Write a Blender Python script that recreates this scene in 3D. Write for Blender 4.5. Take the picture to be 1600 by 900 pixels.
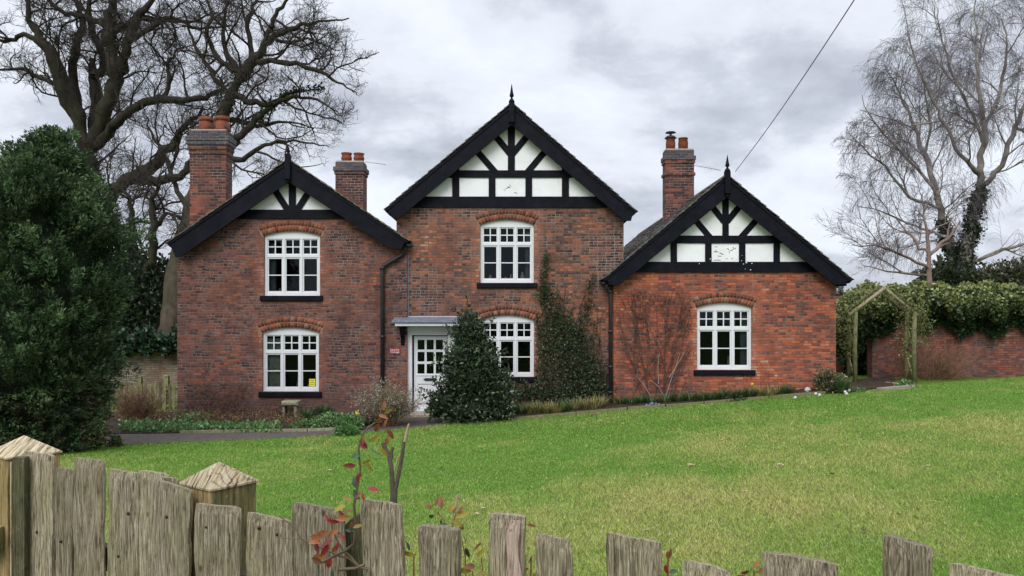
import bpy, math, random
import numpy as np
from mathutils import Vector
from mathutils.geometry import tessellate_polygon
random.seed(7); rng = np.random.default_rng(7)
for o in list(bpy.data.objects): bpy.data.objects.remove(o)
S = bpy.context.scene
COL = S.collection
# ------------------------------------------------------------------ camera
EYE = 1.6; FOC = 1200.0; CX = 800.0; CY = 500.0          # measured on the 1600x900 photograph
cd = bpy.data.cameras.new('camera'); cam = bpy.data.objects.new('camera', cd); COL.objects.link(cam)
cam.location = (0, 0, EYE); cam.rotation_euler = (math.radians(90), 0, 0)
cd.sensor_width = 36; cd.lens = 36*FOC/1600; cd.shift_y = (CY-450)/1600.0
cd.clip_start = 0.05; cd.clip_end = 2000
S.camera = cam
S.view_settings.view_transform = 'Standard'; S.view_settings.look = 'None'
S.view_settings.exposure = 0.42; S.view_settings.gamma = 1
S.render.engine = 'CYCLES'
# ------------------------------------------------------------------ node helpers
def nd(nt, typ, props=None, **ins):
    n = nt.nodes.new('ShaderNode'+typ)
    for k, v in (props or {}).items(): setattr(n, k, v)
    for k, v in ins.items():
        key = int(k[1:]) if k[0] == 'i' and k[1:].isdigit() else k.replace('_', ' ')
        s = n.inputs[key]
        if isinstance(v, bpy.types.NodeSocket): nt.links.new(v, s)
        else: s.default_value = v
    return n
def mth(nt, op, a, b=0.0, c=None, clamp=False):
    n = nd(nt, 'Math', {'operation': op, 'use_clamp': clamp}, i0=a, i1=b)
    if c is not None:
        if isinstance(c, bpy.types.NodeSocket): nt.links.new(c, n.inputs[2])
        else: n.inputs[2].default_value = c
    return n.outputs[0]
def noise(nt, vec, scale, detail=3.0, rough=0.55, dist=0.0):
    return nd(nt, 'TexNoise', None, Vector=vec, Scale=scale, Detail=detail, Roughness=rough, Distortion=dist).outputs[0]
def ramp(nt, fac, stops, interp='LINEAR'):
    n = nd(nt, 'ValToRGB', None, Fac=fac); cr = n.color_ramp; cr.interpolation = interp
    while len(cr.elements) < len(stops): cr.elements.new(0.5)
    for e, (p, c) in zip(cr.elements, stops): e.position = p; e.color = (*c, 1) if len(c) == 3 else c
    return n.outputs[0]
def mapr(nt, v, a, b, c=0.0, d=1.0, smooth=False):
    n = nd(nt, 'MapRange', {'interpolation_type': 'SMOOTHSTEP' if smooth else 'LINEAR'}, Value=v)
    for i, x in enumerate((a, b, c, d)): n.inputs[i+1].default_value = x
    return n.outputs[0]
def mixc(nt, fac, a, b, mode='MIX'):
    n = nt.nodes.new('ShaderNodeMix'); n.data_type = 'RGBA'; n.blend_type = mode; n.clamp_result = False
    for s, v in ((n.inputs[0], fac), (n.inputs[6], a), (n.inputs[7], b)):
        if isinstance(v, bpy.types.NodeSocket): nt.links.new(v, s)
        elif isinstance(v, (int, float)): s.default_value = v if s.type == 'VALUE' else (v, v, v, 1)
        else: s.default_value = (*v, 1) if len(v) == 3 else v
    return n.outputs[2]
def newmat(name):
    m = bpy.data.materials.new(name); m.use_nodes = True
    nt = m.node_tree; b = nt.nodes['Principled BSDF']
    return m, nt, b
def setc(nt, b, c):
    if isinstance(c, bpy.types.NodeSocket): nt.links.new(c, b.inputs['Base Color'])
    else: b.inputs['Base Color'].default_value = (*c, 1)
def bump(nt, b, h, strength=0.4, dist=0.01):
    n = nd(nt, 'Bump', None, Height=h, Strength=strength, Distance=dist); nt.links.new(n.outputs[0], b.inputs['Normal'])
# ------------------------------------------------------------------ sky: overcast, broken grey cloud over a Nishita sky
W = bpy.data.worlds.new('World'); S.world = W; W.use_nodes = True
nt = W.node_tree; bg = nt.nodes['Background']
SUN_EL, SUN_AZ = 42, 200                                  # degrees; azimuth clockwise from +Y: the soft light comes from behind the camera
sky = nd(nt, 'TexSky', {'sky_type': 'NISHITA', 'sun_disc': False, 'sun_elevation': math.radians(SUN_EL), 'sun_rotation': math.radians(SUN_AZ)})
g = nd(nt, 'TexCoord').outputs['Generated']
sp = nd(nt, 'SeparateXYZ', None, Vector=g)
zc = mth(nt, 'MAXIMUM', sp.outputs[2], 0.0); den = mth(nt, 'ADD', zc, 0.42)
cu = mth(nt, 'DIVIDE', sp.outputs[0], den); cv = mth(nt, 'DIVIDE', sp.outputs[1], den)
cvec = nd(nt, 'CombineXYZ', None, X=cu, Y=mth(nt, 'MULTIPLY', cv, 1.25), Z=2.3).outputs[0]
n1 = noise(nt, cvec, 2.1, 8, 0.56, 0.3); n2 = noise(nt, cvec, 6.5, 6, 0.62, 0.4)
cl = mth(nt, 'ADD', mth(nt, 'MULTIPLY', n1, 0.78), mth(nt, 'MULTIPLY', n2, 0.22))
cc = ramp(nt, cl, [(0.38, (0.71, 0.75, 0.82)), (0.485, (0.62, 0.655, 0.725)), (0.545, (0.49, 0.52, 0.59)), (0.63, (0.375, 0.40, 0.465))])
skyc = nd(nt, 'VectorMath', {'operation': 'SCALE'}, i0=sky.outputs[0]); skyc.inputs['Scale'].default_value = 0.10
cm = mixc(nt, 0.95, skyc.outputs[0], cc)
zb = mapr(nt, sp.outputs[2], 0.40, 0.95, 1.0, 2.6, True)   # an overcast sky is brightest overhead
fin = nd(nt, 'VectorMath', {'operation': 'SCALE'}, i0=cm); nt.links.new(zb, fin.inputs['Scale'])
nt.links.new(fin.outputs[0], bg.inputs['Color']); bg.inputs['Strength'].default_value = 1.0
sl = bpy.data.lights.new('sun', 'SUN'); sun = bpy.data.objects.new('sun', sl); COL.objects.link(sun)
sl.energy = 1.5; sl.angle = math.radians(35); sl.color = (1.0, 0.97, 0.93)
el, az = math.radians(SUN_EL), math.radians(SUN_AZ)
sd = Vector((math.sin(az)*math.cos(el), math.cos(az)*math.cos(el), math.sin(el)))
sun.rotation_euler = sd.to_track_quat('Z', 'Y').to_euler(); sun.location = (0, -5, 30)
# ------------------------------------------------------------------ geometry helpers
def WX(px, Y): return (px-CX)*Y/FOC
def WZ(py, Y): return EYE+(CY-py)*Y/FOC
def P(px, py, Y): return (WX(px, Y), Y, WZ(py, Y))
FX = [-40, -12, -9, -2.5, 0, 3, 6, 9, 16, 25, 60]; FZ = [-1.2, -1.05, -1.0, -0.97, -0.88, -0.64, -0.42, -0.24, -0.17, -0.05, 0.3]
def gz(X, Y):
    t = np.clip((np.asarray(Y, float)-3.0)/12.5, 0, 1); t = t*(1.25-0.25*t)
    f = np.interp(X, FX, FZ)
    return f*t
def ground_at(px, py):
    lo, hi = 2.0, 60.0
    for _ in range(50):
        m = (lo+hi)/2
        if WZ(py, m) > gz(WX(px, m), m): lo = m
        else: hi = m
    return (WX(px, lo), lo, float(gz(WX(px, lo), lo)))
OFF = {}
def finish(me, name, mats, parent, label=None, cat=None, group=None, kind=None, origin=None):
    o = bpy.data.objects.new(name, me); COL.objects.link(o)
    for m in (mats if isinstance(mats, (list, tuple)) else [mats]): me.materials.append(m)
    n = len(me.vertices); co = np.empty(n*3, np.float32); me.vertices.foreach_get('co', co); co = co.reshape(-1, 3)
    if parent is not None: off = OFF[parent.name]; o.parent = parent
    else:
        if origin is None: origin = (float(co[:, 0].mean()), float(co[:, 1].mean()), float(co[:, 2].min()))
        off = origin; o.location = off
    OFF[o.name] = tuple(off)
    co = co-np.array(off, np.float32); me.vertices.foreach_set('co', co.ravel()); me.update()
    tagp(o, label, cat, group, kind)
    return o
def tagp(o, label=None, cat=None, group=None, kind=None):
    if label: o['label'] = label
    if cat: o['category'] = cat
    if group: o['group'] = group
    if kind: o['kind'] = kind
    return o
def empty(name, loc, label, cat, group=None, kind=None):
    o = bpy.data.objects.new(name, None); COL.objects.link(o); o.location = loc; OFF[o.name] = tuple(loc)
    o.empty_display_size = 0.2
    return tagp(o, label, cat, group, kind)
class MB:
    def __init__(s): s.v = []; s.f = []; s.m = []; s.smooth = []
    def add(s, vs, fs, mi=0, sm=False):
        b = len(s.v); s.v += [tuple(map(float, v)) for v in vs]
        for f in fs: s.f.append([b+i for i in f]); s.m.append(mi); s.smooth.append(sm)
        return s
    def box(s, x0, x1, y0, y1, z0, z1, mi=0, jit=0.0):
        vs = [(x, y, z) for x in (x0, x1) for y in (y0, y1) for z in (z0, z1)]
        if jit: vs = [tuple(c+random.uniform(-jit, jit) for c in v) for v in vs]
        return s.add(vs, [(0, 1, 3, 2), (4, 6, 7, 5), (0, 4, 5, 1), (2, 3, 7, 6), (0, 2, 6, 4), (1, 5, 7, 3)], mi)
    def bev(s, x0, x1, y0, y1, z0, z1, b=0.01, mi=0):       # box with chamfered front/outer edges
        o = [(x0, z0), (x1, z0), (x1, z1), (x0, z1)]; i = [(x0+b, z0+b), (x1-b, z0+b), (x1-b, z1-b), (x0+b, z1-b)]
        vs = [(x, y0, z) for x, z in i]+[(x, y0+b, z) for x, z in o]+[(x, y1, z) for x, z in o]
        fs = [(0, 1, 2, 3), (11, 10, 9, 8)]
        for k in range(4):
            j = (k+1) % 4; fs += [(k+4, j+4, j, k), (k+8, j+8, j+4, k+4)]
        return s.add(vs, fs, mi)
    def prism(s, outer, y0, y1, holes=(), mi=0):            # polygon in x,z with holes, extruded along y
        loops = [list(outer)]+[list(h) for h in holes]
        flat = [p for l in loops for p in l]
        tri = tessellate_polygon([[Vector((p[0], p[1], 0)) for p in l] for l in loops])
        n = len(flat); vs = [(p[0], y0, p[1]) for p in flat]+[(p[0], y1, p[1]) for p in flat]
        fs = []
        for a, b, c in tri:
            (ax, az), (bx, bz), (c_x, c_z) = flat[a], flat[b], flat[c]
            ccw = (bx-ax)*(c_z-az)-(bz-az)*(c_x-ax)
            if ccw < 0: b, c = c, b
            fs.append((a, b, c)); fs.append((a+n, c+n, b+n))
        k = 0
        for li, l in enumerate(loops):
            m = len(l); area = sum(l[i][0]*l[(i+1) % m][1]-l[(i+1) % m][0]*l[i][1] for i in range(m))
            for i in range(m):
                a, b = k+i, k+(i+1) % m
                flip = (area > 0) != (li == 0)
                fs.append((a, a+n, b+n, b) if not flip else (a, b, b+n, a+n))
            k += m
        return s.add(vs, fs, mi)
    def bar(s, p, q, w, y0, y1, mi=0):                      # straight bar in the x,z plane
        dx, dz = q[0]-p[0], q[1]-p[1]; L = math.hypot(dx, dz) or 1; nx, nz = -dz/L*w/2, dx/L*w/2
        return s.prism([(p[0]-nx, p[1]-nz), (q[0]-nx, q[1]-nz), (q[0]+nx, q[1]+nz), (p[0]+nx, p[1]+nz)], y0, y1, mi=mi)
    def lathe(s, c, prof, n=14, mi=0):
        vs = []; fs = []
        for r, z in prof:
            for k in range(n):
                a = 2*math.pi*k/n; vs.append((c[0]+r*math.cos(a), c[1]+r*math.sin(a), c[2]+z))
        for j in range(len(prof)-1):
            for k in range(n):
                k2 = (k+1) % n; fs.append((j*n+k, j*n+k2, (j+1)*n+k2, (j+1)*n+k))
        fs.append(tuple(range((len(prof)-1)*n, len(prof)*n))); fs.append(tuple(reversed(range(n))))
        return s.add(vs, fs, mi, True)
    def tube(s, pts, rad, n=8, mi=0):
        pts = [np.array(p, float) for p in pts]; rad = rad if hasattr(rad, '__len__') else [rad]*len(pts)
        vs = []; fs = []
        for i, p in enumerate(pts):
            d = pts[min(i+1, len(pts)-1)]-pts[max(i-1, 0)]; d /= np.linalg.norm(d)+1e-9
            a = np.cross(d, (0, 1, 0.01) if abs(d[1]) < 0.9 else (1, 0, 0)); a /= np.linalg.norm(a); b = np.cross(d, a)
            for k in range(n):
                t = 2*math.pi*k/n; vs.append(p+rad[i]*(math.cos(t)*a+math.sin(t)*b))
        for i in range(len(pts)-1):
            for k in range(n):
                k2 = (k+1) % n; fs.append((i*n+k, (i+1)*n+k, (i+1)*n+k2, i*n+k2))
        fs.append(tuple(range(n))); fs.append(tuple(reversed(range((len(pts)-1)*n, len(pts)*n))))
        return s.add(vs, fs, mi, True)
    def build(s, name, mats, parent=None, label=None, cat=None, group=None, kind=None, origin=None):
        me = bpy.data.meshes.new(name); me.from_pydata(s.v, [], s.f)
        me.polygons.foreach_set('material_index', s.m); me.polygons.foreach_set('use_smooth', s.smooth)
        return finish(me, name, mats, parent, label, cat, group, kind, origin)
def mesh_np(name, V, F, cols=None, smooth=False):           # V (n,3), F (m,k) same-size faces, cols (m,3) per face
    me = bpy.data.meshes.new(name); m, k = F.shape
    me.vertices.add(len(V)); me.vertices.foreach_set('co', V.astype(np.float32).ravel())
    me.loops.add(m*k); me.loops.foreach_set('vertex_index', F.astype(np.int32).ravel())
    me.polygons.add(m); me.polygons.foreach_set('loop_start', np.arange(0, m*k, k, dtype=np.int32))
    if smooth: me.polygons.foreach_set('use_smooth', np.ones(m, bool))
    me.update(calc_edges=True)
    if cols is not None:
        a = me.color_attributes.new('tint', 'FLOAT_COLOR', 'CORNER')
        c = np.ones((m, k, 4), np.float32); c[:, :, :3] = cols[:, None, :]
        a.data.foreach_set('color', c.ravel())
    return me
def unit(v): return v/(np.linalg.norm(v, axis=-1, keepdims=True)+1e-9)
def leaf_arrays(Pc, D, L, Wd, fold=0.25, N=None):
    """pointed leaves: base at Pc, along D (n,3), length L, width Wd -> two triangles folded on the midrib plus a waist"""
    n = len(Pc); D = unit(D); R = unit(rng.normal(size=(n, 3))) if N is None else N
    Sd = unit(np.cross(D, R)); Up = np.cross(Sd, D)
    L = np.broadcast_to(np.asarray(L, float), (n,))[:, None]; Wd = np.broadcast_to(np.asarray(Wd, float), (n,))[:, None]
    tip = Pc+D*L-Up*L*0.12; mid = Pc+D*L*0.45
    a = mid+Sd*Wd*0.5+Up*Wd*fold; b = mid-Sd*Wd*0.5+Up*Wd*fold
    V = np.stack([Pc, a, tip, b], 1).reshape(-1, 3)
    F = (np.arange(n)*4)[:, None]+np.array([[0, 1, 2, 3]])
    return V, F
def tubes_np(paths, sides):
    Vs = []; Fs = []; base = 0
    for pts, rad in paths:
        k = len(pts); d = np.empty_like(pts); d[1:-1] = pts[2:]-pts[:-2] if k > 2 else 0; d[0] = pts[1]-pts[0]; d[-1] = pts[-1]-pts[-2]
        d = unit(d); ref = np.array([0.31, 0.91, 0.27]); a = unit(np.cross(d, ref)); b = np.cross(d, a)
        t = 2*np.pi*np.arange(sides)/sides
        ring = pts[:, None, :]+rad[:, None, None]*(np.cos(t)[None, :, None]*a[:, None, :]+np.sin(t)[None, :, None]*b[:, None, :])
        Vs.append(ring.reshape(-1, 3))
        i = np.arange(k-1)[:, None]*sides; j = np.arange(sides)[None, :]; j2 = (j+1) % sides
        Fs.append(np.stack([i+j, i+j2, i+sides+j2, i+sides+j], -1).reshape(-1, 4)+base); base += k*sides
    return np.concatenate(Vs), np.concatenate(Fs)
# ------------------------------------------------------------------ materials
def brick_mat(name, stops, mortar, windows=(), seed=0.0, damp=0.5, pale=0.25, offs=(0, 0, 0), header=4, bh=0.0735, bw=0.228, shift=0.0, sootz=None, rough=1.0, dark=0.95):
    m, nt, b = newmat(name)
    co = nd(nt, 'TexCoord').outputs['Object']; s = nd(nt, 'SeparateXYZ', None, Vector=co)
    gn = nd(nt, 'SeparateXYZ', None, Vector=nd(nt, 'NewGeometry').outputs['True Normal'])
    side = mth(nt, 'GREATER_THAN', mth(nt, 'ABSOLUTE', gn.outputs[0]), 0.7)
    u0 = nd(nt, 'Mix', None, i0=side, i2=s.outputs[0], i3=s.outputs[1]).outputs[0]
    wob = noise(nt, co, 2.7, 3); wob2 = noise(nt, co, 23.0, 2)
    u = mth(nt, 'ADD', u0, mth(nt, 'MULTIPLY_ADD', wob2, 0.014, -0.007))
    z = mth(nt, 'ADD', mth(nt, 'ADD', s.outputs[2], 10+seed*0.013), mth(nt, 'ADD', mth(nt, 'MULTIPLY', wob, 0.05*rough), mth(nt, 'MULTIPLY', wob2, 0.014*rough)))
    zr = mth(nt, 'DIVIDE', z, bh); row = mth(nt, 'FLOOR', zr); fz = mth(nt, 'FRACT', zr)
    par = mth(nt, 'MODULO', row, 2.0); hd = mth(nt, 'LESS_THAN', mth(nt, 'MODULO', row, float(header)), 0.5)
    w = mth(nt, 'SUBTRACT', bw, mth(nt, 'MULTIPLY', hd, bw/2))
    rj = nd(nt, 'TexWhiteNoise', {'noise_dimensions': '1D'}, W=row).outputs[0]
    us = mth(nt, 'ADD', mth(nt, 'DIVIDE', mth(nt, 'ADD', u, 50.0), w), mth(nt, 'ADD', mth(nt, 'MULTIPLY', par, 0.5), mth(nt, 'MULTIPLY', rj, 0.22)))
    idx = mth(nt, 'FLOOR', us); fu = mth(nt, 'FRACT', us)
    du = mth(nt, 'MULTIPLY', mth(nt, 'MINIMUM', fu, mth(nt, 'SUBTRACT', 1.0, fu)), w)
    dz = mth(nt, 'MULTIPLY', mth(nt, 'MINIMUM', fz, mth(nt, 'SUBTRACT', 1.0, fz)), bh)
    dm = mth(nt, 'MINIMUM', du, dz)
    rough_e = noise(nt, co, 60.0, 2)
    dm2 = mth(nt, 'ADD', dm, mth(nt, 'MULTIPLY_ADD', rough_e, 0.006, -0.003))
    mask = mapr(nt, dm2, 0.0035, 0.0085, 0, 1, True)
    idv = nd(nt, 'CombineXYZ', None, X=idx, Y=row, Z=seed).outputs[0]
    wn = nd(nt, 'TexWhiteNoise', {'noise_dimensions': '3D'}, Vector=idv)
    sh = nd(nt, 'VectorMath', {'operation': 'ADD'}, i0=co, i1=(seed*3.1, seed, 0)).outputs[0]
    patch = noise(nt, sh, 0.55, 4, 0.6); patch2 = noise(nt, sh, 2.2, 3, 0.6)
    v = mth(nt, 'ADD', mth(nt, 'MULTIPLY', wn.outputs[0], 0.62), mth(nt, 'ADD', mth(nt, 'MULTIPLY_ADD', patch, 1.1, -0.55), mth(nt, 'MULTIPLY_ADD', patch2, 0.5, -0.25)))
    v = mth(nt, 'ADD', v, 0.19+shift)
    if sootz:
        v = mth(nt, 'SUBTRACT', v, mapr(nt, mth(nt, 'ADD', s.outputs[2], mth(nt, 'MULTIPLY_ADD', patch, 1.6, -0.8)), sootz[0], sootz[1], 0, sootz[2]))
    if windows:
        tot = None; jn = mth(nt, 'MULTIPLY', wn.outputs[0], 0.22)
        for (x0, x1, z0, z1) in windows:
            x0 -= offs[0]; x1 -= offs[0]; z0 -= offs[2]; z1 -= offs[2]
            ax = mth(nt, 'SUBTRACT', mth(nt, 'ABSOLUTE', mth(nt, 'SUBTRACT', s.outputs[0], (x0+x1)/2)), (x1-x0)/2)
            az = mth(nt, 'SUBTRACT', mth(nt, 'ABSOLUTE', mth(nt, 'SUBTRACT', s.outputs[2], (z0+z1)/2)), (z1-z0)/2)
            d = mth(nt, 'ADD', mth(nt, 'MAXIMUM', ax, az), jn); k = mapr(nt, d, 0.24, 0.34, 1, 0)
            tot = k if tot is None else mth(nt, 'MAXIMUM', tot, k)
        v = mth(nt, 'ADD', v, mth(nt, 'MULTIPLY', tot, 0.30))
    col = ramp(nt, mth(nt, 'MAXIMUM', v, 0.0), stops)
    fine = noise(nt, co, 45.0, 4, 0.65)
    col = mixc(nt, 1.0, col, ramp(nt, fine, [(0.25, (0.68, 0.66, 0.66)), (0.75, (1.3, 1.3, 1.28))]), 'MULTIPLY')
    # chalky salt bloom and dark soot patches (surface dirt of its own shape)
    eff = mapr(nt, noise(nt, sh, 7.5, 6, 0.75), 0.50, 0.70, 0, pale)
    col = mixc(nt, eff, col, (0.36, 0.28, 0.25))
    mcol = mixc(nt, mapr(nt, noise(nt, sh, 1.1, 4), 0.35, 0.62), mortar, tuple(c*0.35 for c in mortar))
    col = mixc(nt, mask, mcol, col)
    soot = mapr(nt, noise(nt, sh, 1.6, 6, 0.7), 0.48, 0.72, 0, 0.62)
    col = mixc(nt, soot, col, (0.060, 0.042, 0.040))
    red = mapr(nt, noise(nt, sh, 0.8, 5, 0.6), 0.50, 0.68, 0, 0.35)
    col = mixc(nt, red, col, (0.24, 0.085, 0.055))
    if damp:                                                  # damp, algae-stained lowest courses
        dn = mth(nt, 'ADD', s.outputs[2], mth(nt, 'MULTIPLY_ADD', noise(nt, sh, 1.3, 4), 1.4, -0.7))
        dk = mapr(nt, dn, 0.0, 0.95, damp, 0)
        col = mixc(nt, dk, col, (0.075, 0.058, 0.058))
    col = mixc(nt, 1.0, col, (dark, dark*.97, dark*.97), 'MULTIPLY')
    setc(nt, b, col); b.inputs['Roughness'].default_value = 0.92
    b.inputs['Specular IOR Level'].default_value = 0.25
    h = mth(nt, 'ADD', mask, mth(nt, 'MULTIPLY', mth(nt, 'ADD', fine, mth(nt, 'MULTIPLY', wn.outputs[0], 0.5)), 0.5))
    bump(nt, b, h, 0.9, 0.012)
    return m
def plain(name, c, rough=0.6, var=0.15, scale=8.0, bmp=0.15, dist=0.004, spec=0.4, metal=0.0, dirt=None, dirtc=(0.1, 0.09, 0.06)):
    m, nt, b = newmat(name); co = nd(nt, 'TexCoord').outputs['Object']
    n = noise(nt, co, scale, 5, 0.6)
    lo = tuple(x*(1-var) for x in c); hi = tuple(x*(1+var) for x in c)
    col = ramp(nt, n, [(0.3, lo), (0.7, hi)])
    if dirt:
        col = mixc(nt, mapr(nt, noise(nt, co, scale*0.45, 6, 0.7), 0.5, 0.72, 0, dirt), col, dirtc)
    setc(nt, b, col); b.inputs['Roughness'].default_value = rough; b.inputs['Specular IOR Level'].default_value = spec; b.inputs['Metallic'].default_value = metal
    if bmp: bump(nt, b, noise(nt, co, scale*4, 4), bmp, dist)
    return m
def tint_mat(name, rough=0.55, trans=0.25, spec=0.3, grit=0):
    m, nt, b = newmat(name); a = nd(nt, 'Attribute', {'attribute_name': 'tint'}).outputs['Color']
    if grit:
        co = nd(nt, 'TexCoord').outputs['Object']; f = noise(nt, co, 40, 4, .7); a = mixc(nt, 1.0, a, ramp(nt, f, [(.3, (.5, .5, .5)), (.7, (1.4, 1.35, 1.3))]), 'MULTIPLY'); bump(nt, b, f, .8, .01)
    nt.links.new(a, b.inputs['Base Color']); b.inputs['Roughness'].default_value = rough; b.inputs['Specular IOR Level'].default_value = spec
    if trans:
        t = nd(nt, 'BsdfTranslucent', None, Color=a); mx = nd(nt, 'MixShader', None, Fac=trans)
        nt.links.new(b.outputs[0], mx.inputs[1]); nt.links.new(t.outputs[0], mx.inputs[2])
        nt.links.new(mx.outputs[0], nt.nodes['Material Output'].inputs[0])
    return m
def bark_mat(name, c1, c2, moss=None, scale=6.0, amt=0.5):
    m, nt, b = newmat(name); co = nd(nt, 'TexCoord').outputs['Object']
    mp = nd(nt, 'Mapping', None, Vector=co); mp.inputs['Scale'].default_value = (1, 1, 0.35)
    n = noise(nt, mp.outputs[0], scale, 6, 0.65); col = ramp(nt, n, [(0.35, c1), (0.65, c2)])
    if moss: col = mixc(nt, mapr(nt, noise(nt, co, 1.3, 4), 0.45, 0.65, 0, amt), col, moss)
    setc(nt, b, col); b.inputs['Roughness'].default_value = 0.9; b.inputs['Specular IOR Level'].default_value = 0.2
    bump(nt, b, noise(nt, mp.outputs[0], scale*3, 5, 0.7), 0.8, 0.03)
    return m
def oldwood(name, pal, algae, aamt=0.5, grain=1.0, seedz=0.0, axes=(1, 1, 0.045)):
    """weathered riven timber: grain runs along the object's z"""
    m, nt, b = newmat(name); co = nd(nt, 'TexCoord').outputs['Object']
    rnd = nd(nt, 'ObjectInfo').outputs['Random']
    sh = nd(nt, 'CombineXYZ', None, X=mth(nt, 'MULTIPLY', rnd, 17.0), Y=seedz, Z=mth(nt, 'MULTIPLY', rnd, 9.0)).outputs[0]
    cs = nd(nt, 'VectorMath', {'operation': 'ADD'}, i0=co, i1=sh).outputs[0]
    mp = nd(nt, 'Mapping', None, Vector=cs); mp.inputs['Scale'].default_value = axes
    wv = noise(nt, mp.outputs[0], 190*grain, 7, 0.78, 0.6); wv2 = noise(nt, mp.outputs[0], 420*grain, 4, 0.7, 0.1)
    g_ = mth(nt, 'ADD', mth(nt, 'MULTIPLY', wv, 0.65), mth(nt, 'MULTIPLY', wv2, 0.35))
    col = ramp(nt, g_, [(0.39, pal[0]), (0.46, pal[1]), (0.53, pal[2]), (0.60, pal[3])])
    big = noise(nt, cs, 5.0, 4, 0.6)
    col = mixc(nt, mapr(nt, big, 0.42, 0.68, 0, aamt), col, algae)
    crack = mapr(nt, wv, 0.38, 0.425, 0.95, 0.0)
    col = mixc(nt, crack, col, (0.035, 0.028, 0.020))
    col = mixc(nt, mapr(nt, noise(nt, cs, 38, 3, 0.7), 0.60, 0.74, 0, 0.5), col, (0.36, 0.36, 0.30))
    ring = noise(nt, mp.outputs[0], 24*grain, 2, 0.5, 0.8); rf = mth(nt, 'ABSOLUTE', mth(nt, 'SUBTRACT', mth(nt, 'FRACT', mth(nt, 'MULTIPLY', ring, 22.0)), 0.5))
    col = mixc(nt, mapr(nt, rf, 0.0, 0.16, 0.62, 0.0), col, (0.055, 0.045, 0.032))
    vor = nd(nt, 'TexVoronoi', None, Vector=nd(nt, 'Mapping', None, Vector=cs, Scale=(1, 1, .6)).outputs[0], Scale=9.0).outputs['Distance']
    col = mixc(nt, mapr(nt, vor, 0.035, 0.075, 0.8, 0.0), col, (0.05, 0.035, 0.022))
    tone = mth(nt, 'MULTIPLY_ADD', rnd, 0.50, 0.78)
    col = mixc(nt, 1.0, col, nd(nt, 'CombineColor', None, Red=tone, Green=tone, Blue=tone).outputs[0], 'MULTIPLY')
    setc(nt, b, col); b.inputs['Roughness'].default_value = 0.9; b.inputs['Specular IOR Level'].default_value = 0.2
    bump(nt, b, g_, 1.0, 0.006)
    return m
STL = [(0.0, (0.034, 0.020, 0.020)), (0.20, (0.085, 0.042, 0.036)), (0.45, (0.165, 0.070, 0.050)), (0.68, (0.240, 0.088, 0.056)), (0.88, (0.37, 0.115, 0.055)), (1.0, (0.42, 0.20, 0.13))]
STM = [(0.0, (0.032, 0.020, 0.020)), (0.2, (0.080, 0.044, 0.038)), (0.42, (0.165, 0.085, 0.060)), (0.62, (0.265, 0.108, 0.066)), (0.82, (0.40, 0.130, 0.060)), (1.0, (0.44, 0.26, 0.17))]
STR = [(0.0, (0.060, 0.030, 0.028)), (0.2, (0.145, 0.054, 0.040)), (0.42, (0.28, 0.080, 0.044)), (0.65, (0.43, 0.110, 0.050)), (0.85, (0.53, 0.155, 0.068)), (1.0, (0.52, 0.30, 0.20))]
STC = [(0.0, (0.055, 0.032, 0.032)), (0.25, (0.13, 0.055, 0.045)), (0.5, (0.25, 0.085, 0.055)), (0.75, (0.40, 0.12, 0.060)), (1.0, (0.48, 0.17, 0.08))]
HO = (0.0, 20.6, -1.0)                                         # the cottage's own origin
M_black = plain('black_gloss_paint', (0.0060, 0.0065, 0.0110), 0.6, 0.4, 5, 0.35, 0.004, 0.10, dirt=0.08, dirtc=(0.06, 0.06, 0.07))
M_white = plain('white_gloss_paint', (0.71, 0.72, 0.74), 0.4, 0.03, 4, 0.1, 0.002, 0.5, dirt=0.12, dirtc=(0.45, 0.44, 0.38))
M_plaster = plain('white_limewash', (0.83, 0.84, 0.85), 0.85, 0.05, 3, 0.35, 0.01, 0.2, dirt=0.25, dirtc=(0.50, 0.49, 0.40))
M_crack = plain('flaked_plaster', (0.16, 0.14, 0.12), 0.9)
M_lead = plain('lead_sheet', (0.20, 0.22, 0.27), 0.5, 0.25, 7, 0.3, 0.006, 0.5, 0.3, dirt=0.3, dirtc=(0.35, 0.36, 0.38))
M_slate = plain('roof_slate', (0.105, 0.098, 0.090), 0.8, 0.4, 3.5, 0.5, 0.01, 0.3, dirt=0.55, dirtc=(0.20, 0.185, 0.135))
M_mossy = plain('mossy_stone_tile', (0.15, 0.135, 0.10), 0.9, 0.4, 4, 0.6, 0.012, 0.2, dirt=0.6, dirtc=(0.12, 0.13, 0.045))
M_bluebrick = brick_mat('blue_cap_brick', [(0, (0.04, 0.042, 0.055)), (0.5, (0.075, 0.078, 0.10)), (1, (0.16, 0.12, 0.11))], (0.36, 0.32, 0.29), (), 8, 0, 0.2, HO, header=99, bh=0.083, bw=0.24, rough=0.3)
M_pot = plain('terracotta', (0.21, 0.062, 0.036), 0.85, 0.3, 7, 0.3, 0.006, 0.2, dirt=0.6, dirtc=(0.09, 0.055, 0.045))
M_mort = plain('lime_flaunching', (0.38, 0.34, 0.28), 0.95, 0.2, 10)
M_iron = plain('black_iron', (0.022, 0.022, 0.026), 0.45, 0.3, 9, 0.2)
M_alu = plain('aerial_metal', (0.35, 0.33, 0.32), 0.4, 0.1, 9, 0, 0, 0.5, 0.7)
M_red = plain('red_enamel', (0.30, 0.022, 0.028), 0.35, 0.08, 9, 0)
M_yel = plain('yellow_paper', (0.78, 0.66, 0.03), 0.6, 0.05, 9, 0)
M_curt = plain('pale_green_curtain', (0.30, 0.34, 0.28), 0.9, 0.35, 9, 0.3)
M_stone = plain('weathered_stone', (0.27, 0.25, 0.17), 0.95, 0.3, 12, 0.6, 0.01, 0.2, dirt=0.5, dirtc=(0.16, 0.17, 0.07))
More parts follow.
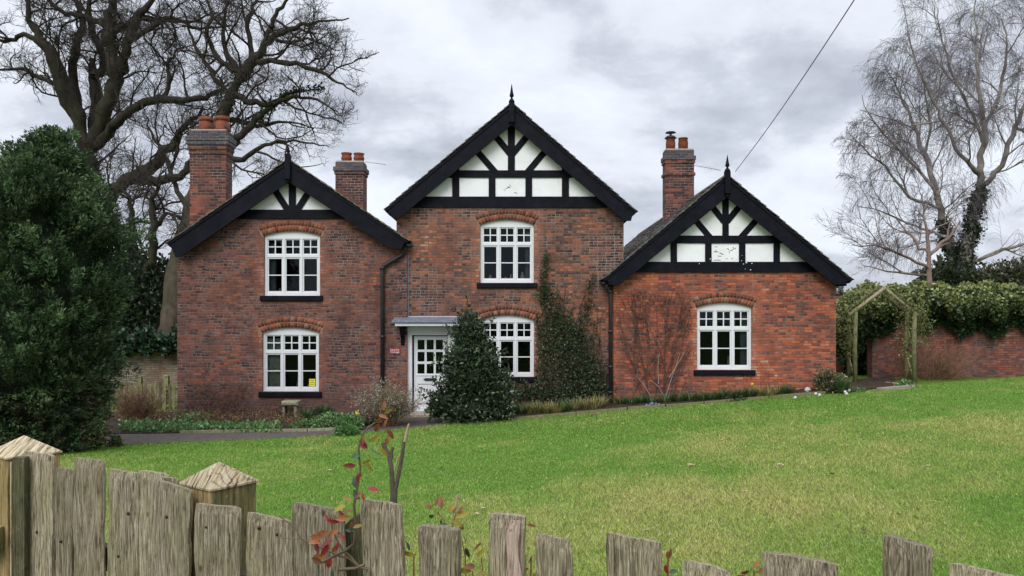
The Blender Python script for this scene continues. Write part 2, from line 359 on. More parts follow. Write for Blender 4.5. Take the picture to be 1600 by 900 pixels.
M_step = plain('worn_doorstep_stone', (0.33, 0.26, 0.22), 0.95, 0.2, 6, 0.4, 0.006, 0.2)
M_soil = plain('damp_soil', (0.050, 0.034, 0.024), 0.95, 0.5, 14, 1.0, 0.04, 0.2, dirt=0.5, dirtc=(0.11, 0.075, 0.05))
M_path = plain('worn_tarmac', (0.085, 0.070, 0.060), 0.9, 0.3, 9, 0.6, 0.01, 0.25, dirt=0.5, dirtc=(0.050, 0.050, 0.035))
M_room = plain('dark_room_wall', (0.030, 0.030, 0.034), 0.9, 0.2, 3)
# rubbed brick voussoirs carry their tone per brick
M_vous = tint_mat('rubbed_arch_brick', 0.95, 0.0, 0.15, 1)
def glass_mat():
    m, nt, b = newmat('window_glass'); nt.nodes.remove(b)
    co = nd(nt, 'TexCoord').outputs['Object']
    bp = nd(nt, 'Bump', None, Height=noise(nt, co, 2.2, 2), Strength=0.12, Distance=0.02)
    fr = nd(nt, 'Fresnel', None, IOR=1.5, Normal=bp.outputs[0])
    gl = nd(nt, 'BsdfGlossy', None, Color=(0.42, 0.46, 0.52, 1), Roughness=0.02, Normal=bp.outputs[0])
    tr = nd(nt, 'BsdfTransparent', None, Color=(0.75, 0.80, 0.78, 1))
    mx = nd(nt, 'MixShader', None, Fac=fr.outputs[0]); nt.links.new(tr.outputs[0], mx.inputs[1]); nt.links.new(gl.outputs[0], mx.inputs[2])
    nt.links.new(mx.outputs[0], nt.nodes['Material Output'].inputs[0]); return m
M_glass = glass_mat()
M_leaf = tint_mat('leaf', 0.5, 0.22, 0.4)
M_gloss = tint_mat('glossy_leaf', 0.28, 0.15, 0.5)
M_needle = tint_mat('conifer_spray', 0.7, 0.12, 0.2)
M_grass = tint_mat('grass_blade', 0.6, 0.30, 0.25)
M_twig = bark_mat('twig_bark', (0.040, 0.032, 0.027), (0.070, 0.058, 0.050))
M_oak = bark_mat('oak_bark', (0.018, 0.015, 0.012), (0.055, 0.045, 0.034), (0.040, 0.044, 0.020), 5, 0.45)
M_paletrunk = bark_mat('pale_leaning_bark', (0.035, 0.028, 0.020), (0.085, 0.066, 0.046), (0.055, 0.058, 0.028), 5, 0.5)
M_birch = bark_mat('birch_bark', (0.16, 0.13, 0.11), (0.34, 0.31, 0.28), (0.07, 0.06, 0.05), 4, 0.7)
M_birchtwig = bark_mat('birch_twig', (0.095, 0.080, 0.092), (0.165, 0.14, 0.155))
M_pink = bark_mat('pinkish_bark', (0.13, 0.09, 0.075), (0.27, 0.20, 0.165), None, 5)
PAL = [(0.048, 0.037, 0.024), (0.165, 0.134, 0.088), (0.325, 0.272, 0.192), (0.54, 0.47, 0.35)]
M_picket = oldwood('silvered_picket_oak', PAL, (0.20, 0.19, 0.075), 0.32)
M_post = oldwood('newer_post_timber', [(0.10, 0.06, 0.025), (0.22, 0.14, 0.06), (0.32, 0.22, 0.10), (0.42, 0.31, 0.16)], (0.13, 0.13, 0.04), 0.55, 0.6)
M_cap = oldwood('pale_cap_timber', [(0.22, 0.15, 0.08), (0.36, 0.28, 0.17), (0.48, 0.40, 0.27), (0.56, 0.48, 0.34)], (0.24, 0.24, 0.10), 0.2, 0.35, 0.0, (1, 0.10, 0.10))
M_algae = oldwood('green_algae_timber', [(0.07, 0.07, 0.03), (0.16, 0.16, 0.07), (0.27, 0.26, 0.13), (0.36, 0.35, 0.20)], (0.14, 0.17, 0.05), 0.6)
M_damp = oldwood('dark_damp_timber', [(0.03, 0.028, 0.018), (0.07, 0.065, 0.038), (0.12, 0.11, 0.06), (0.20, 0.19, 0.11)], (0.07, 0.09, 0.03), 0.6)
# ------------------------------------------------------------------ ground
def grid_sheet(name, xs, ys, mat, dz=0.0, label=None, cat=None, kind='structure', inside=None):
    V = []; F = []; nx, ny = len(xs), len(ys)
    for y in ys:
        z = gz(np.array(xs), y)+dz
        V += [(x, y, zz) for x, zz in zip(xs, z)]
    for j in range(ny-1):
        for i in range(nx-1):
            F.append((j*nx+i, j*nx+i+1, (j+1)*nx+i+1, (j+1)*nx+i))
    me = bpy.data.meshes.new(name); me.from_pydata(V, [], F)
    return finish(me, name, mat, None, kind=kind, origin=(0, 0, 0))
def lawn_mat():
    m, nt, b = newmat('lawn_turf'); co = nd(nt, 'TexCoord').outputs['Object']
    n = noise(nt, co, 0.9, 5, 0.6); f = noise(nt, co, 60, 4, 0.7)
    col = ramp(nt, n, [(0.35, (0.070, 0.135, 0.018)), (0.55, (0.110, 0.155, 0.025)), (0.70, (0.15, 0.16, 0.045))])
    col = mixc(nt, 1.0, col, ramp(nt, f, [(0.3, (0.5, 0.5, 0.5)), (0.7, (1.35, 1.35, 1.3))]), 'MULTIPLY')
    setc(nt, b, col); b.inputs['Roughness'].default_value = 0.95; b.inputs['Specular IOR Level'].default_value = 0.15
    bump(nt, b, f, 0.8, 0.03); return m
M_lawn = lawn_mat()
xs = [-500, -200, -90, -50]+list(np.arange(-30, 34, 0.5))+[50, 90, 200, 500]
ys = [-300, -100, -40, -15, -6]+list(np.arange(0, 34, 0.5))+[45, 70, 120, 250, 600, 900]
grid_sheet('ground', xs, ys, M_lawn)
def strip(name, edge_f, edge_b, mat, dz, kind='structure', sub=40, lip=0.05):
    """sheet between two pixel polylines (front, back) laid on the ground, with a small thickness"""
    def smp(e, n):
        e = np.array(e, float); t = np.linspace(0, 1, n); k = np.linspace(0, 1, len(e))
        return [ground_at(a, b) for a, b in zip(np.interp(t, k, e[:, 0]), np.interp(t, k, e[:, 1]))]
    A = smp(edge_f, sub); B = smp(edge_b, sub); V = []; F = []; rows = 7
    for r in range(rows):
        t = r/(rows-1)
        for a, b in zip(A, B):
            x = a[0]*(1-t)+b[0]*t; y = a[1]*(1-t)+b[1]*t; V.append((x, y, float(gz(x, y))+dz+(random.uniform(0, lip) if 0 < r < rows-1 else 0)))
    for r in range(rows-1):
        for i in range(sub-1): F.append((r*sub+i, r*sub+i+1, (r+1)*sub+i+1, (r+1)*sub+i))
    b0 = len(V); V += [(x, y, z-dz-0.03) for x, y, z in V[:sub]]
    for i in range(sub-1): F.append((b0+i, b0+i+1, i+1, i))
    me = bpy.data.meshes.new(name); me.from_pydata(V, [], F)
    return finish(me, name, mat, None, kind=kind, origin=(0, 0, 0))
PATH_F = [(165, 697), (280, 691), (400, 687), (520, 681), (600, 673), (660, 668), (700, 664)]
PATH_B = [(165, 678), (280, 677), (400, 675), (520, 672), (590, 657), (640, 653), (700, 652)]
strip('path', PATH_F, PATH_B, M_path, 0.012, lip=0.006)
BL_F = [(165, 679), (280, 678), (400, 676), (480, 675), (560, 671)]
BL_B = [(165, 645), (277, 646), (400, 646), (480, 646), (630, 646)]
strip('soil_bed_left', BL_F, BL_B, M_soil, 0.035)
BR_F = [(690, 661), (800, 656), (900, 647), (980, 640), (1100, 631), (1200, 622), (1290, 615)]
BR_B = [(712, 646), (800, 642), (900, 632), (960, 627), (1100, 617), (1200, 611), (1306, 600)]
strip('soil_bed_right', BR_F, BR_B, M_soil, 0.045)
strip('soil_bed_arch', [(1290, 616), (1340, 611), (1395, 605)], [(1306, 598), (1345, 594), (1400, 590)], M_soil, 0.04)
def edging(name, pts, label, w=0.06, h=0.07, mat=None):
    mb = MB(); q = [ground_at(a, b) for a, b in pts]
    for a, b in zip(q[:-1], q[1:]):
        n = max(1, int(math.dist(a[:2], b[:2])/0.9))
        for i in range(n):
            t0, t1 = i/n+0.01, (i+1)/n-0.01
            p0 = [a[k]*(1-t0)+b[k]*t0 for k in range(2)]; p1 = [a[k]*(1-t1)+b[k]*t1 for k in range(2)]
            z0, z1 = float(gz(*p0)), float(gz(*p1)); dx, dy = p1[0]-p0[0], p1[1]-p0[1]; L = math.hypot(dx, dy); nx, ny = -dy/L*w/2, dx/L*w/2
            j = random.uniform(-0.008, 0.008)
            vs = [(p[0]+s*nx, p[1]+s*ny, z+dzz) for p, z in ((p0, z0), (p1, z1)) for s in (-1, 1) for dzz in (-0.05, h+j)]
            mb.add(vs, [(0, 1, 3, 2), (4, 6, 7, 5), (0, 4, 5, 1), (2, 3, 7, 6), (0, 2, 6, 4), (1, 5, 7, 3)])
    return mb.build(name, mat or M_stone, label=label, cat='edging')
edging('stone_edging', BL_F[1:], 'grey stone edging between the tarmac path and the left flower bed')
edging('timber_edging', [(x, y+0.5) for x, y in BR_F], 'weathered timber edging along the bed below the climbing plants and right window', mat=M_algae)
# ------------------------------------------------------------------ the cottage
H = empty('brick_cottage', HO, 'red brick cottage with three black and white timbered gables and three chimneys', 'house')
YL, YM, YR = 20.58, 20.70, 20.46
def seg_arch(x0, x1, zs, zt, n=14, inset=0.0):
    """arched top from (x0,zs) to (x1,zs) with crown zt"""
    h = zt-zs; c = (x1-x0)/2; R = (c*c+h*h)/(2*h); cz = zt-R; cx = (x0+x1)/2; a = math.asin(c/R)
    return [(cx+R*math.sin(t), cz+R*math.cos(t)) for t in np.linspace(-a, a, n)], (cx, cz, R, a)
WINS = []
def win_geo(px0, px1, pyt, pys, pyb, Y):
    return dict(x0=WX(px0, Y), x1=WX(px1, Y), zt=WZ(pyt, Y), zs=WZ(pys, Y), zb=WZ(pyb, Y), Y=Y)
W1 = win_geo(412.3, 500, 360.7, 368, 462, YL); W2 = win_geo(410, 498.3, 511.5, 519.5, 612, YL)
W3 = win_geo(750.3, 834.2, 342.9, 351, 442, YM); W4 = win_geo(750, 834.5, 492.2, 500.5, 589, YM)
W5 = win_geo(1089, 1175, 473, 480.5, 578, YR)
def opening(w, e=0.0):
    arc, _ = seg_arch(w['x0']-e, w['x1']+e, w['zs'], w['zt']+e)
    return [(w['x0']-e, w['zb']-e), (w['x1']+e, w['zb']-e)]+arc[::-1]
def wb(w): return (w['x0'], w['x1'], w['zb'], w['zt']+0.05)
MB_L = brick_mat('brown_red_brick', STL, (0.34, 0.29, 0.27), [wb(W1), wb(W2)], 1.0, 0.7, 0.48, HO, header=3, shift=-0.03, rough=1.7)
MB_M = brick_mat('mixed_brown_brick', STM, (0.40, 0.36, 0.32), [wb(W3), wb(W4)], 2.0, 0.5, 0.30, HO, header=2, shift=-0.01)
MB_R = brick_mat('orange_red_brick', STR, (0.34, 0.26, 0.22), [wb(W5)], 3.0, 0.45, 0.30, HO, header=4, shift=0.0, rough=1.3)
MB_C = brick_mat('chimney_brick', STC, (0.42, 0.34, 0.29), (), 4.0, 0, 0.16, HO, header=99, bh=0.083, bw=0.24, shift=-0.03, sootz=(4.6, 6.8, 0.38), rough=0.4)
OV = 0.30                                                     # verge overhang in front of the walls
def wing(nm, Yw, pxl, pxr, board_L, board_R, zbase, holes, mat, depth, wlabel, tile_mat, tie_py):
    Yb = Yw-OV
    ap = P(*board_L[0], Yb); el = P(*board_L[-1], Yb); er = P(*board_R[-1], Yb)
    apx, apz = ap[0], ap[2]; sl_ = (apz-el[2])/(apx-el[0]); sr_ = (apz-er[2])/(er[0]-apx)
    xl, xr = WX(pxl, Yw), WX(pxr, Yw); drop = 0.10
    zl = apz-drop-sl_*(apx-xl); zr = apz-drop-sr_*(xr-apx)
    mb = MB()
    out = [(xl, zbase), (xr, zbase), (xr, zr), (apx, apz-drop), (xl, zl)]
    mb.prism(out, Yw, Yw+0.28, holes)
    mb.box(xl, xl+0.28, Yw+0.28, Yw+depth-0.28, zbase, zl); mb.box(xr-0.28, xr, Yw+0.28, Yw+depth-0.28, zbase, zr)
    mb.prism(out, Yw+depth-0.28, Yw+depth)
    mb.build('wall', mat, H, label=wlabel)
    # roof: underboarding plus courses of individual slates with a ragged verge
    rb = MB(); y0, y1 = Yb+0.0, Yw+depth+0.2
    for sgn, s_, e in ((-1, sl_, el), (1, sr_, er)):
        run = abs(e[0]-apx)+0.02; L = run*math.hypot(1, s_); ux, uz = sgn/math.hypot(1, s_), -s_/math.hypot(1, s_); nx, nz = -uz*sgn*sgn, ux*sgn
        nx, nz = sgn*s_/math.hypot(1, s_), 1/math.hypot(1, s_)
        q = [(apx, apz-0.02), (apx+ux*L, apz-0.02+uz*L), (apx+ux*L-nx*0.07, apz-0.02+uz*L-nz*0.07), (apx, apz-0.02-0.07/nz*1.0)]
        rb.prism(q if sgn > 0 else q[::-1], y0+0.06, y1, mi=1)
        nc = int(L/0.21)
        for c in range(nc):
            a0 = L-c*L/nc+0.03; a1 = a0-L/nc-0.07; y = y0-0.03+random.uniform(-0.03, 0.01)
            off = (c % 2)*0.15
            yy = y; first = True
            while yy < y1:
                wd = 0.30 if not first else 0.30-off+0.001; first = False
                th = random.uniform(0.014, 0.024); lf = random.uniform(0.0, 0.006); j = random.uniform(-0.012, 0.012)
                o0, o1 = 0.022+lf, 0.0
                a0j = a0+j
                def pt(a, o): return (apx+ux*a+nx*o, apz+uz*a+nz*o)
                p = [pt(a0j, o0), pt(a0j, o0+th), pt(max(a1, -0.02), o1+th), pt(max(a1, -0.02), o1)]
                vs = [(x, yk, z) for yk in (yy+0.004, min(yy+wd-0.004, y1)) for x, z in p]
                rb.add(vs, [(0, 1, 2, 3), (7, 6, 5, 4), (0, 4, 5, 1), (1, 5, 6, 2), (2, 6, 7, 3), (3, 7, 4, 0)])
                yy += wd
    # ridge tiles
    yy = y0-0.02
    while yy < y1:
        r0 = 0.11; pr = [(apx-r0, apz-0.055), (apx-r0*0.6, apz+0.015), (apx, apz+0.052), (apx+r0*0.6, apz+0.015), (apx+r0, apz-0.055)]
        rb.prism(pr, yy, yy+0.43); yy += 0.45
    rb.build('roof', [tile_mat, M_black], H)
    # bargeboards
    for bl in (board_L, board_R):
        poly = [(WX(a, Yb), WZ(b, Yb)) for a, b in bl]; poly[0] = (poly[0][0], poly[0][1]-0.02)
        mb = MB(); mb.prism(poly, Yb, Yb+0.05)
        # moulded top fillet along the outer edge
        o0, o1 = poly[0], poly[-1]
        mb.bar((o0[0], o0[1]-0.05), (o1[0], o1[1]-0.035), 0.06, Yb-0.022, Yb+0.0)
        mb.build('bargeboard', M_black, H)
    # soffit returns: short purlin ends and eaves box
    for xw, zw, sg in ((xl, zl, -1), (xr, zr, 1)):
        e = el if sg < 0 else er
        mb = MB(); mb.box(min(xw-sg*0.02, e[0]-sg*0.10), max(xw-sg*0.02, e[0]-sg*0.10), Yb+0.06, Yw+depth, e[2]-0.16, e[2]-0.06)
        mb.build('fascia', M_black, H)
    return dict(apx=apx, apz=apz, sl=sl_, sr=sr_, Yb=Yb, Yw=Yw, xl=xl, xr=xr)
gL = wing('L', YL, 277, 636, [(450.5, 250), (450.5, 284), (281, 402), (274, 402), (270, 391), (262, 380)],
          [(450.5, 250), (450.5, 284), (611, 388), (628, 389), (630, 381), (637, 376)][::1], -1.4, [opening(W1), opening(W2)], MB_L, 6.5,
          'brown-red brick gable wall of the left wing', M_mossy, 341)
DOORX0, DOORX1 = WX(633, YM), WX(711.5, YM); DOORZ0, DOORZ1 = -1.0, WZ(509, YM)
gM = wing('M', YM, 619.5, 974.5, [(799.5, 162), (799.5, 195), (624, 340), (613, 340), (611, 334), (602.5, 327)],
          [(799.5, 162), (799.5, 195), (976, 345), (986, 345), (988, 338), (992.5, 330)], -1.4,
          [opening(W3), opening(W4), [(DOORX0, -1.02), (DOORX1, -1.02), (DOORX1, DOORZ1), (DOORX0, DOORZ1)]], MB_M, 9.0,
          'mixed brown brick wall of the taller middle gable', M_slate, 324)
gR = wing('R', YR, 958.5, 1306, [(1136, 274), (1136, 308), (967, 446), (952, 445), (950, 440), (943.5, 436)],
          [(1136, 274), (1136, 308), (1304, 445), (1321, 444), (1323, 440), (1330.5, 437)], -1.2, [opening(W5)], MB_R, 13.0,
          'orange-red brick gable wall of the right wing', M_slate, 425)
def gable(gd, bars, tie, cracks=(), chips=()):
    Y = gd['Yw']; yf = Y-0.045
    # plaster infill
    zt = WZ(tie, Y); drop = 0.14
    xa = gd['apx']-(gd['apz']-drop-zt)/gd['sl']; xb = gd['apx']+(gd['apz']-drop-zt)/gd['sr']
    mb = MB(); mb.prism([(xa, zt), (xb, zt), (gd['apx'], gd['apz']-drop)], Y-0.012, Y-0.002)
    for (a, b, c, d, w) in cracks:
        mb.bar((WX(a, Y), WZ(b, Y)), (WX(c, Y), WZ(d, Y)), w*.7, Y-0.0155, Y-0.0125, mi=1)
    mb.build('plaster_panels', [M_plaster, M_crack], H)
    tb = MB()
    for i, (a, b, c, d, w) in enumerate(bars):
        tb.bar((WX(a, yf), WZ(b, yf)), (WX(c, yf), WZ(d, yf)), w*yf/FOC, yf+0.0022*i, Y-0.003)
    for (a, b, s_) in chips: tb.box(WX(a, yf), WX(a+s_, yf), yf-0.003, yf+.001, WZ(b+s_*.7, yf), WZ(b, yf), mi=1)
    tb.build('timber_framing', [M_black, M_plaster], H)
gable(gL, [(358, 334.5, 552, 334.5, 14), (456.5, 262, 456.5, 334, 11), (425, 290, 451, 331, 10), (488, 291, 462, 331, 10)], 338)
gable(gM, [(640, 315.5, 960, 315.5, 17), (700, 271.7, 900, 271.7, 11.5), (712, 262, 712, 312, 11), (768.8, 270, 768.8, 312, 10.5), (826.2, 270, 826.2, 312, 10.5), (883.5, 262, 883.5, 312, 11),
           (799, 180, 799, 270, 11), (770, 207, 797, 240, 10), (828, 207, 801, 240, 10), (741, 231, 774, 269, 10), (856, 231, 824, 269, 10)], 320,
      [(793, 292, 797, 293, .03), (790, 295, 797, 292, .02), (803, 301, 808, 302, .025), (787, 296, 790, 298, .015), (796, 288, 799, 292, .015)])
gable(gR, [(982, 417, 1292, 417, 16), (1045, 374, 1226, 374, 12), (1053, 366, 1053, 412, 10), (1107, 372, 1107, 412, 10), (1160, 372, 1160, 412, 10), (1214, 366, 1214, 412, 10),
           (1134, 292, 1134, 372, 10), (1108, 316, 1131.5, 346, 9.5), (1161, 316, 1136.5, 346, 9.5), (1083, 339, 1110, 371, 9.5), (1187, 338.5, 1158, 371, 9.5)], 421,
      [(1116, 385.5, 1121, 386, .02), (1115, 393.5, 1122, 393.5, .03), (1118, 390, 1119, 394, .02), (1124, 395, 1130, 398, .03), (1121, 400, 1127, 400.5, .02), (1115, 406.5, 1126, 406.5, .02),
       (1136, 388, 1139, 390, .03), (1141, 392, 1145, 390, .03), (1145, 386, 1147, 390, .025), (1148, 389, 1150, 387, .02), (1139, 392, 1139.5, 396, .02), (1134, 404.5, 1137, 404.5, .02), (1142, 405, 1145, 403, .02)],
      [(1109, 404, 1.6), (1158, 407, 1.2), (1161, 412, 1.4), (1165, 409.5, 2.2), (1172, 421, 1.6), (1159, 399, .8), (1164, 420, 1), (1174, 411, 1.6), (1092, 411.5, 1.3)])
# finials
for gd, pb, pt_, tip in ((gL, 281, 243, 225), (gM, 192, 160, 131), (gR, 303, 268, 242)):
    Y = gd['Yb']-0.03; x = gd['apx']; mb = MB(); k = Y/FOC; w = 4.3*k
    z0, z1, z2 = WZ(pb, Y), WZ(pt_, Y), WZ(tip, Y)
    mb.bev(x-w, x+w, Y-w, Y+w, z0, z1, 0.012)
    mb.lathe((x, Y, z0), [(0.001, -0.10), (0.035, -0.08), (0.045, -0.05), (0.03, -0.015), (0.05, -0.005), (0.05, 0)])
    h = z2-z1
    mb.lathe((x, Y, z1), [(w*1.1, 0), (w*0.95, h*0.10), (w*0.45, h*0.20), (w*0.32, h*0.26), (w*0.75, h*0.32), (w*0.80, h*0.37), (w*0.55, h*0.52), (w*0.22, h*0.85), (0.004, h)])
    mb.build('finial', M_black, H)
# windows
M_dcurt = plain('grey_blue_curtain', (0.10, 0.12, 0.14), 0.9, 0.3, 9, 0.3); M_orn = plain('glazed_jar', (0.30, 0.28, 0.25), 0.3, .3, 9, 0)
def window(w, curtain=False, sticker=False, sill=True, ornaments=()):
    Yf = w['Y']+0.07; x0, x1, zt, zs, zb = w['x0']+0.003, w['x1']-0.003, w['zt']-0.003, w['zs'], w['zb']+0.003
    Hh = zt-zb; Wd = x1-x0; fr = 0.062; mu = 0.05
    arc, _ = seg_arch(x0, x1, zs, zt)
    cw = (Wd-2*fr-2*mu)/3; t0, t1 = zt-0.10*Hh-0.03, zt-0.365*Hh; b0, b1 = zt-0.405*Hh, zb+0.075
    tops = []; bots = []
    for i in range(3):
        xa = x0+fr+i*(cw+mu); tops.append((xa, xa+cw, t1, t0)); bots.append((xa, xa+cw, b1, b0))
    R = lambda a, b, c, d: [(a, c), (b, c), (b, d), (a, d)]
    mb = MB(); mb.prism([(x0, zb), (x1, zb)]+arc[::-1], Yf, Yf+0.09, [R(*t) for t in tops+bots])
    f = mb.build('window', M_white, H)
    for i, (xa, xb, za, zc_) in enumerate(bots):
        mb = MB(); e = 0.038; m_ = (za+zc_)/2; bb = 0.013
        mb.prism(R(xa+.002, xb-.002, za+.002, zc_-.002), Yf+0.02, Yf+0.06, [R(xa+e, xb-e, za+e+.01, m_-bb), R(xa+e, xb-e, m_+bb, zc_-e)])
        mb.build('casement', M_white, f)
    for i, (xa, xb, za, zc_) in enumerate(tops):
        mb = MB(); e = 0.030; bb = 0.014; mx = (xa+xb)/2; mz = (za+zc_)/2
        mb.prism(R(xa+.002, xb-.002, za+.002, zc_-.002), Yf+0.022, Yf+0.062,
                 [R(xa+e, mx-bb, za+e, mz-bb), R(mx+bb, xb-e, za+e, mz-bb), R(xa+e, mx-bb, mz+bb, zc_-e), R(mx+bb, xb-e, mz+bb, zc_-e)])
        mb.build('top_light', M_white, f)
    MB().add([(x0+.03, Yf+0.045, zb+.03), (x1-.03, Yf+0.045, zb+.03), (x1-.03, Yf+0.045, t0+.02), (x0+.03, Yf+0.045, t0+.02)], [(0, 1, 2, 3)]).build('glass', M_glass, f)
    # dark reveal/room box behind the glass
    rm = MB(); rm.box(x0-0.5, x1+0.5, w['Y']+2.4, w['Y']+2.5, zb-0.3, zt+0.3); rm.build('room_wall', M_room, f)
    if sill:
        mb = MB(); mb.bev(x0-0.095, x1+0.085, w['Y']-0.065, w['Y']+0.08, zb-0.145, zb-0.004, 0.014); mb.build('sill', M_black, f)
    if isinstance(curtain, tuple):
        xa, xb, za, zc_ = bots[curtain[0]]; wd_ = xb-xa; xa, xb = xa+wd_*curtain[1], xa+wd_*curtain[2]
    if curtain is True: xa, xb, za, zc_ = bots[0]
    if curtain:
        mb = MB(); n = 24; vs = []; fs = []
        for k in range(n+1):
            x = xa-0.02+(xb-xa+0.02)*k/n; y = Yf+0.16+0.02*math.sin(k*1.9)
            vs += [(x, y, za-0.05), (x, y, zc_+0.4)]
        for k in range(n): fs.append((2*k, 2*k+2, 2*k+3, 2*k+1))
        mb.add(vs, fs, 0, True); mb.build('curtain', M_curt if curtain is True else M_dcurt, f)
    for (ci, fx_, hh, rr) in ornaments:
        xa, xb, za, zc_ = bots[ci]; mb = MB(); mb.lathe((xa+(xb-xa)*fx_, Yf+.16, za-.03), [(rr*.7, 0), (rr, hh*.3), (rr*.8, hh*.6), (rr*.4, hh*.8), (rr*.5, hh)], 10); mb.build('ornament', M_orn, f)
    if sticker:
        xa, xb, za, zc_ = bots[2]; mb = MB(); Yq = Yf+0.040
        mb.box(WX(483, Yq), WX(492.5, Yq), Yq, Yq+0.003, WZ(603.5, Yq), WZ(592, Yq))
        for q in (594.5, 597.2, 600.5): mb.box(WX(485, Yq), WX(490.5, Yq), Yq-0.002, Yq-0.0003, WZ(q+0.7, Yq), WZ(q, Yq), mi=1)
        mb.build('notice', [M_yel, M_crack], f)
    return f
M_amort = plain('arch_mortar', (0.24, 0.165, 0.13), .95, .3, 14)
def arch_bricks(w, rings=2, d=0.145):
    x0, x1 = w['x0'], w['x1']; _, (cx, cz, R, a) = seg_arch(x0, x1, w['zs'], w['zt']); V = []; F = []; C = []
    Yf = w['Y']-0.0012
    for r in range(rings):
        r0 = R+0.004+r*d; r1 = r0+d-0.010; n = int(2*a*r0/0.082); aa = a+0.012+0.012*r
        for k in range(n):
            t0 = -aa+2*aa*k/n+0.005/r0; t1 = -aa+2*aa*(k+1)/n-0.003/r0; j = random.uniform(-0.012, 0.010); yj = random.uniform(0, 0.002)
            q = [(t0, r0), (t1, r0), (t1, r1+j), (t0, r1+j)]; b0 = len(V)
            for y in (Yf-yj, Yf+0.10): V += [(cx+rr*math.sin(t), y, cz+rr*math.cos(t)) for t, rr in q]
            F += [[b0+i for i in f] for f in ((0, 1, 2, 3), (7, 6, 5, 4), (0, 4, 5, 1), (1, 5, 6, 2), (2, 6, 7, 3), (3, 7, 4, 0))]
            u = random.random(); c = np.array((0.245, 0.085, 0.050))*(0.5+0.75*u) if random.random() > 0.2 else np.array((0.15, 0.075, 0.055))
            if random.random() < 0.05: c = np.array((0.26, 0.15, 0.10))
            C += [c]*6
    me = mesh_np('brick_arch', np.array(V), np.array(F), np.array(C))
    finish(me, 'brick_arch', M_vous, H)
    mb = MB(); top = [(cx+(R+rings*d)*math.sin(t), cz+(R+rings*d)*math.cos(t)) for t in np.linspace(-a-.03, a+.03, 16)]
    bot = [(cx+(R+.001)*math.sin(t), cz+(R+.001)*math.cos(t)) for t in np.linspace(-a-.03, a+.03, 16)]
    mb.prism(bot+top[::-1], w['Y']-0.001, w['Y']+0.08); mb.build('arch_mortar', M_amort, H)
window(W1, (0, -.1, .45), ornaments=[(0, .7, .16, .05), (2, .5, .10, .06)]); window(W2, True, True, ornaments=[(1, .8, .20, .05), (2, .35, .12, .05)]); window(W3, (2, .65, 1.1), ornaments=[(0, .5, .18, .07), (1, .4, .12, .08), (1, .75, .2, .04), (2, .4, .26, .07)]); window(W4, (0, -.1, .35), ornaments=[(1, .6, .3, .05)]); window(W5, (2, .6, 1.1), ornaments=[(1, .9, .3, .035)])
for w in (W1, W2, W3, W4, W5): arch_bricks(w)
# door
Y = YM+0.03; k = Y/FOC
def R2(a, b, c, d): return [(WX(a, Y), WZ(d, Y)), (WX(b, Y), WZ(d, Y)), (WX(b, Y), WZ(c, Y)), (WX(a, Y), WZ(c, Y))]   # px: left,right,top,bottom
mb = MB(); mb.prism([(DOORX0+.003, -1.0), (DOORX1-.003, -1.0), (DOORX1-.003, DOORZ1-.003), (DOORX0+.003, DOORZ1-.003)], YM-0.03, YM+0.16, [R2(644, 699.5, 523.5, 644)])
mb.prism(R2(634.5, 709, 511, 516), YM-0.05, YM-0.032); mb.build('door_frame', M_white, H)
pan = [R2(a, b, c, d) for a, b in ((652, 663), (666.3, 677.3), (680.6, 691.6)) for c, d in ((531, 546.3), (550, 565), (568.8, 584))]
mb = MB(); mb.prism(R2(646.5, 698, 524.8, 643.2), Y+0.06, Y+0.105, pan+[R2(652, 692, 600, 627), R2(652, 692, 630, 639)])
mb.prism(R2(650, 694, 599, 641), Y+0.082, Y+0.10)
for r in ((649.5, 694.5, 586, 587.2),): mb.prism(R2(*r), Y+0.045, Y+0.0595)
dr = mb.build('door', M_white, H)
MB().prism(R2(651, 693, 530, 585), Y+0.085, Y+0.088).build('glass', M_glass, dr)
rm = MB(); rm.box(DOORX0-.4, DOORX1+.4, YM+2.4, YM+2.5, -1.0, 1.6); rm.build('room_wall', M_room, dr)
mb = MB(); mb.prism(R2(663.5, 680.5, 591, 595), Y+0.035, Y+0.058); mb.bar((WX(661.5, Y), WZ(593, Y)), (WX(682.5, Y), WZ(593, Y)), 0.03, Y+0.04, Y+0.057); mb.build('letterbox', M_iron, dr)
mb = MB(); mb.lathe((WX(694.3, Y), Y+0.03, WZ(590, Y)), [(0.01, 0), (0.03, .015), (0.03, .04), (0.01, .055)]); mb.build('door_knob', M_iron, dr)
mb = MB(); mb.bev(WX(628, 20.3), WX(716, 20.3), 20.25, 20.72, -1.15, WZ(647, 20.3), 0.02); mb.bev(WX(622, 20.0), WX(716, 20.0), 19.85, 20.24, -1.2, WZ(655.5, 20.0), 0.02)
mb.build('doorstep', M_step, H)
# canopy
Y = 20.22; mb = MB()
xa, xb = WX(613.5, 20.25), WX(722, 20.25); za = WZ(502.8, 20.2)
vs = [(x, y, z) for x in (xa, xb) for y, z in ((Y, za), (Y, za+0.035), (YM-.003, WZ(494.5, YM)), (YM-.003, WZ(494.5, YM)-.06))]
mb.add(vs, [(0, 1, 2, 3), (7, 6, 5, 4), (0, 4, 5, 1), (1, 5, 6, 2), (2, 6, 7, 3), (3, 7, 4, 0)])
mb.box(xa-0.02, xb+0.02, Y-0.02, Y-0.002, za-0.02, za+0.05)
mb.box(xa, xb, YM-0.02, YM-0.004, WZ(494.8, YM), WZ(494.8, YM)+0.012, mi=1)
cn = mb.build('door_canopy', [M_lead, M_white], H)
mb = MB(); mb.box(xa+0.06, xb-0.06, Y+0.03, YM-.004, WZ(509.3, Y), WZ(505, Y)); mb.build('canopy_board', M_white, cn)
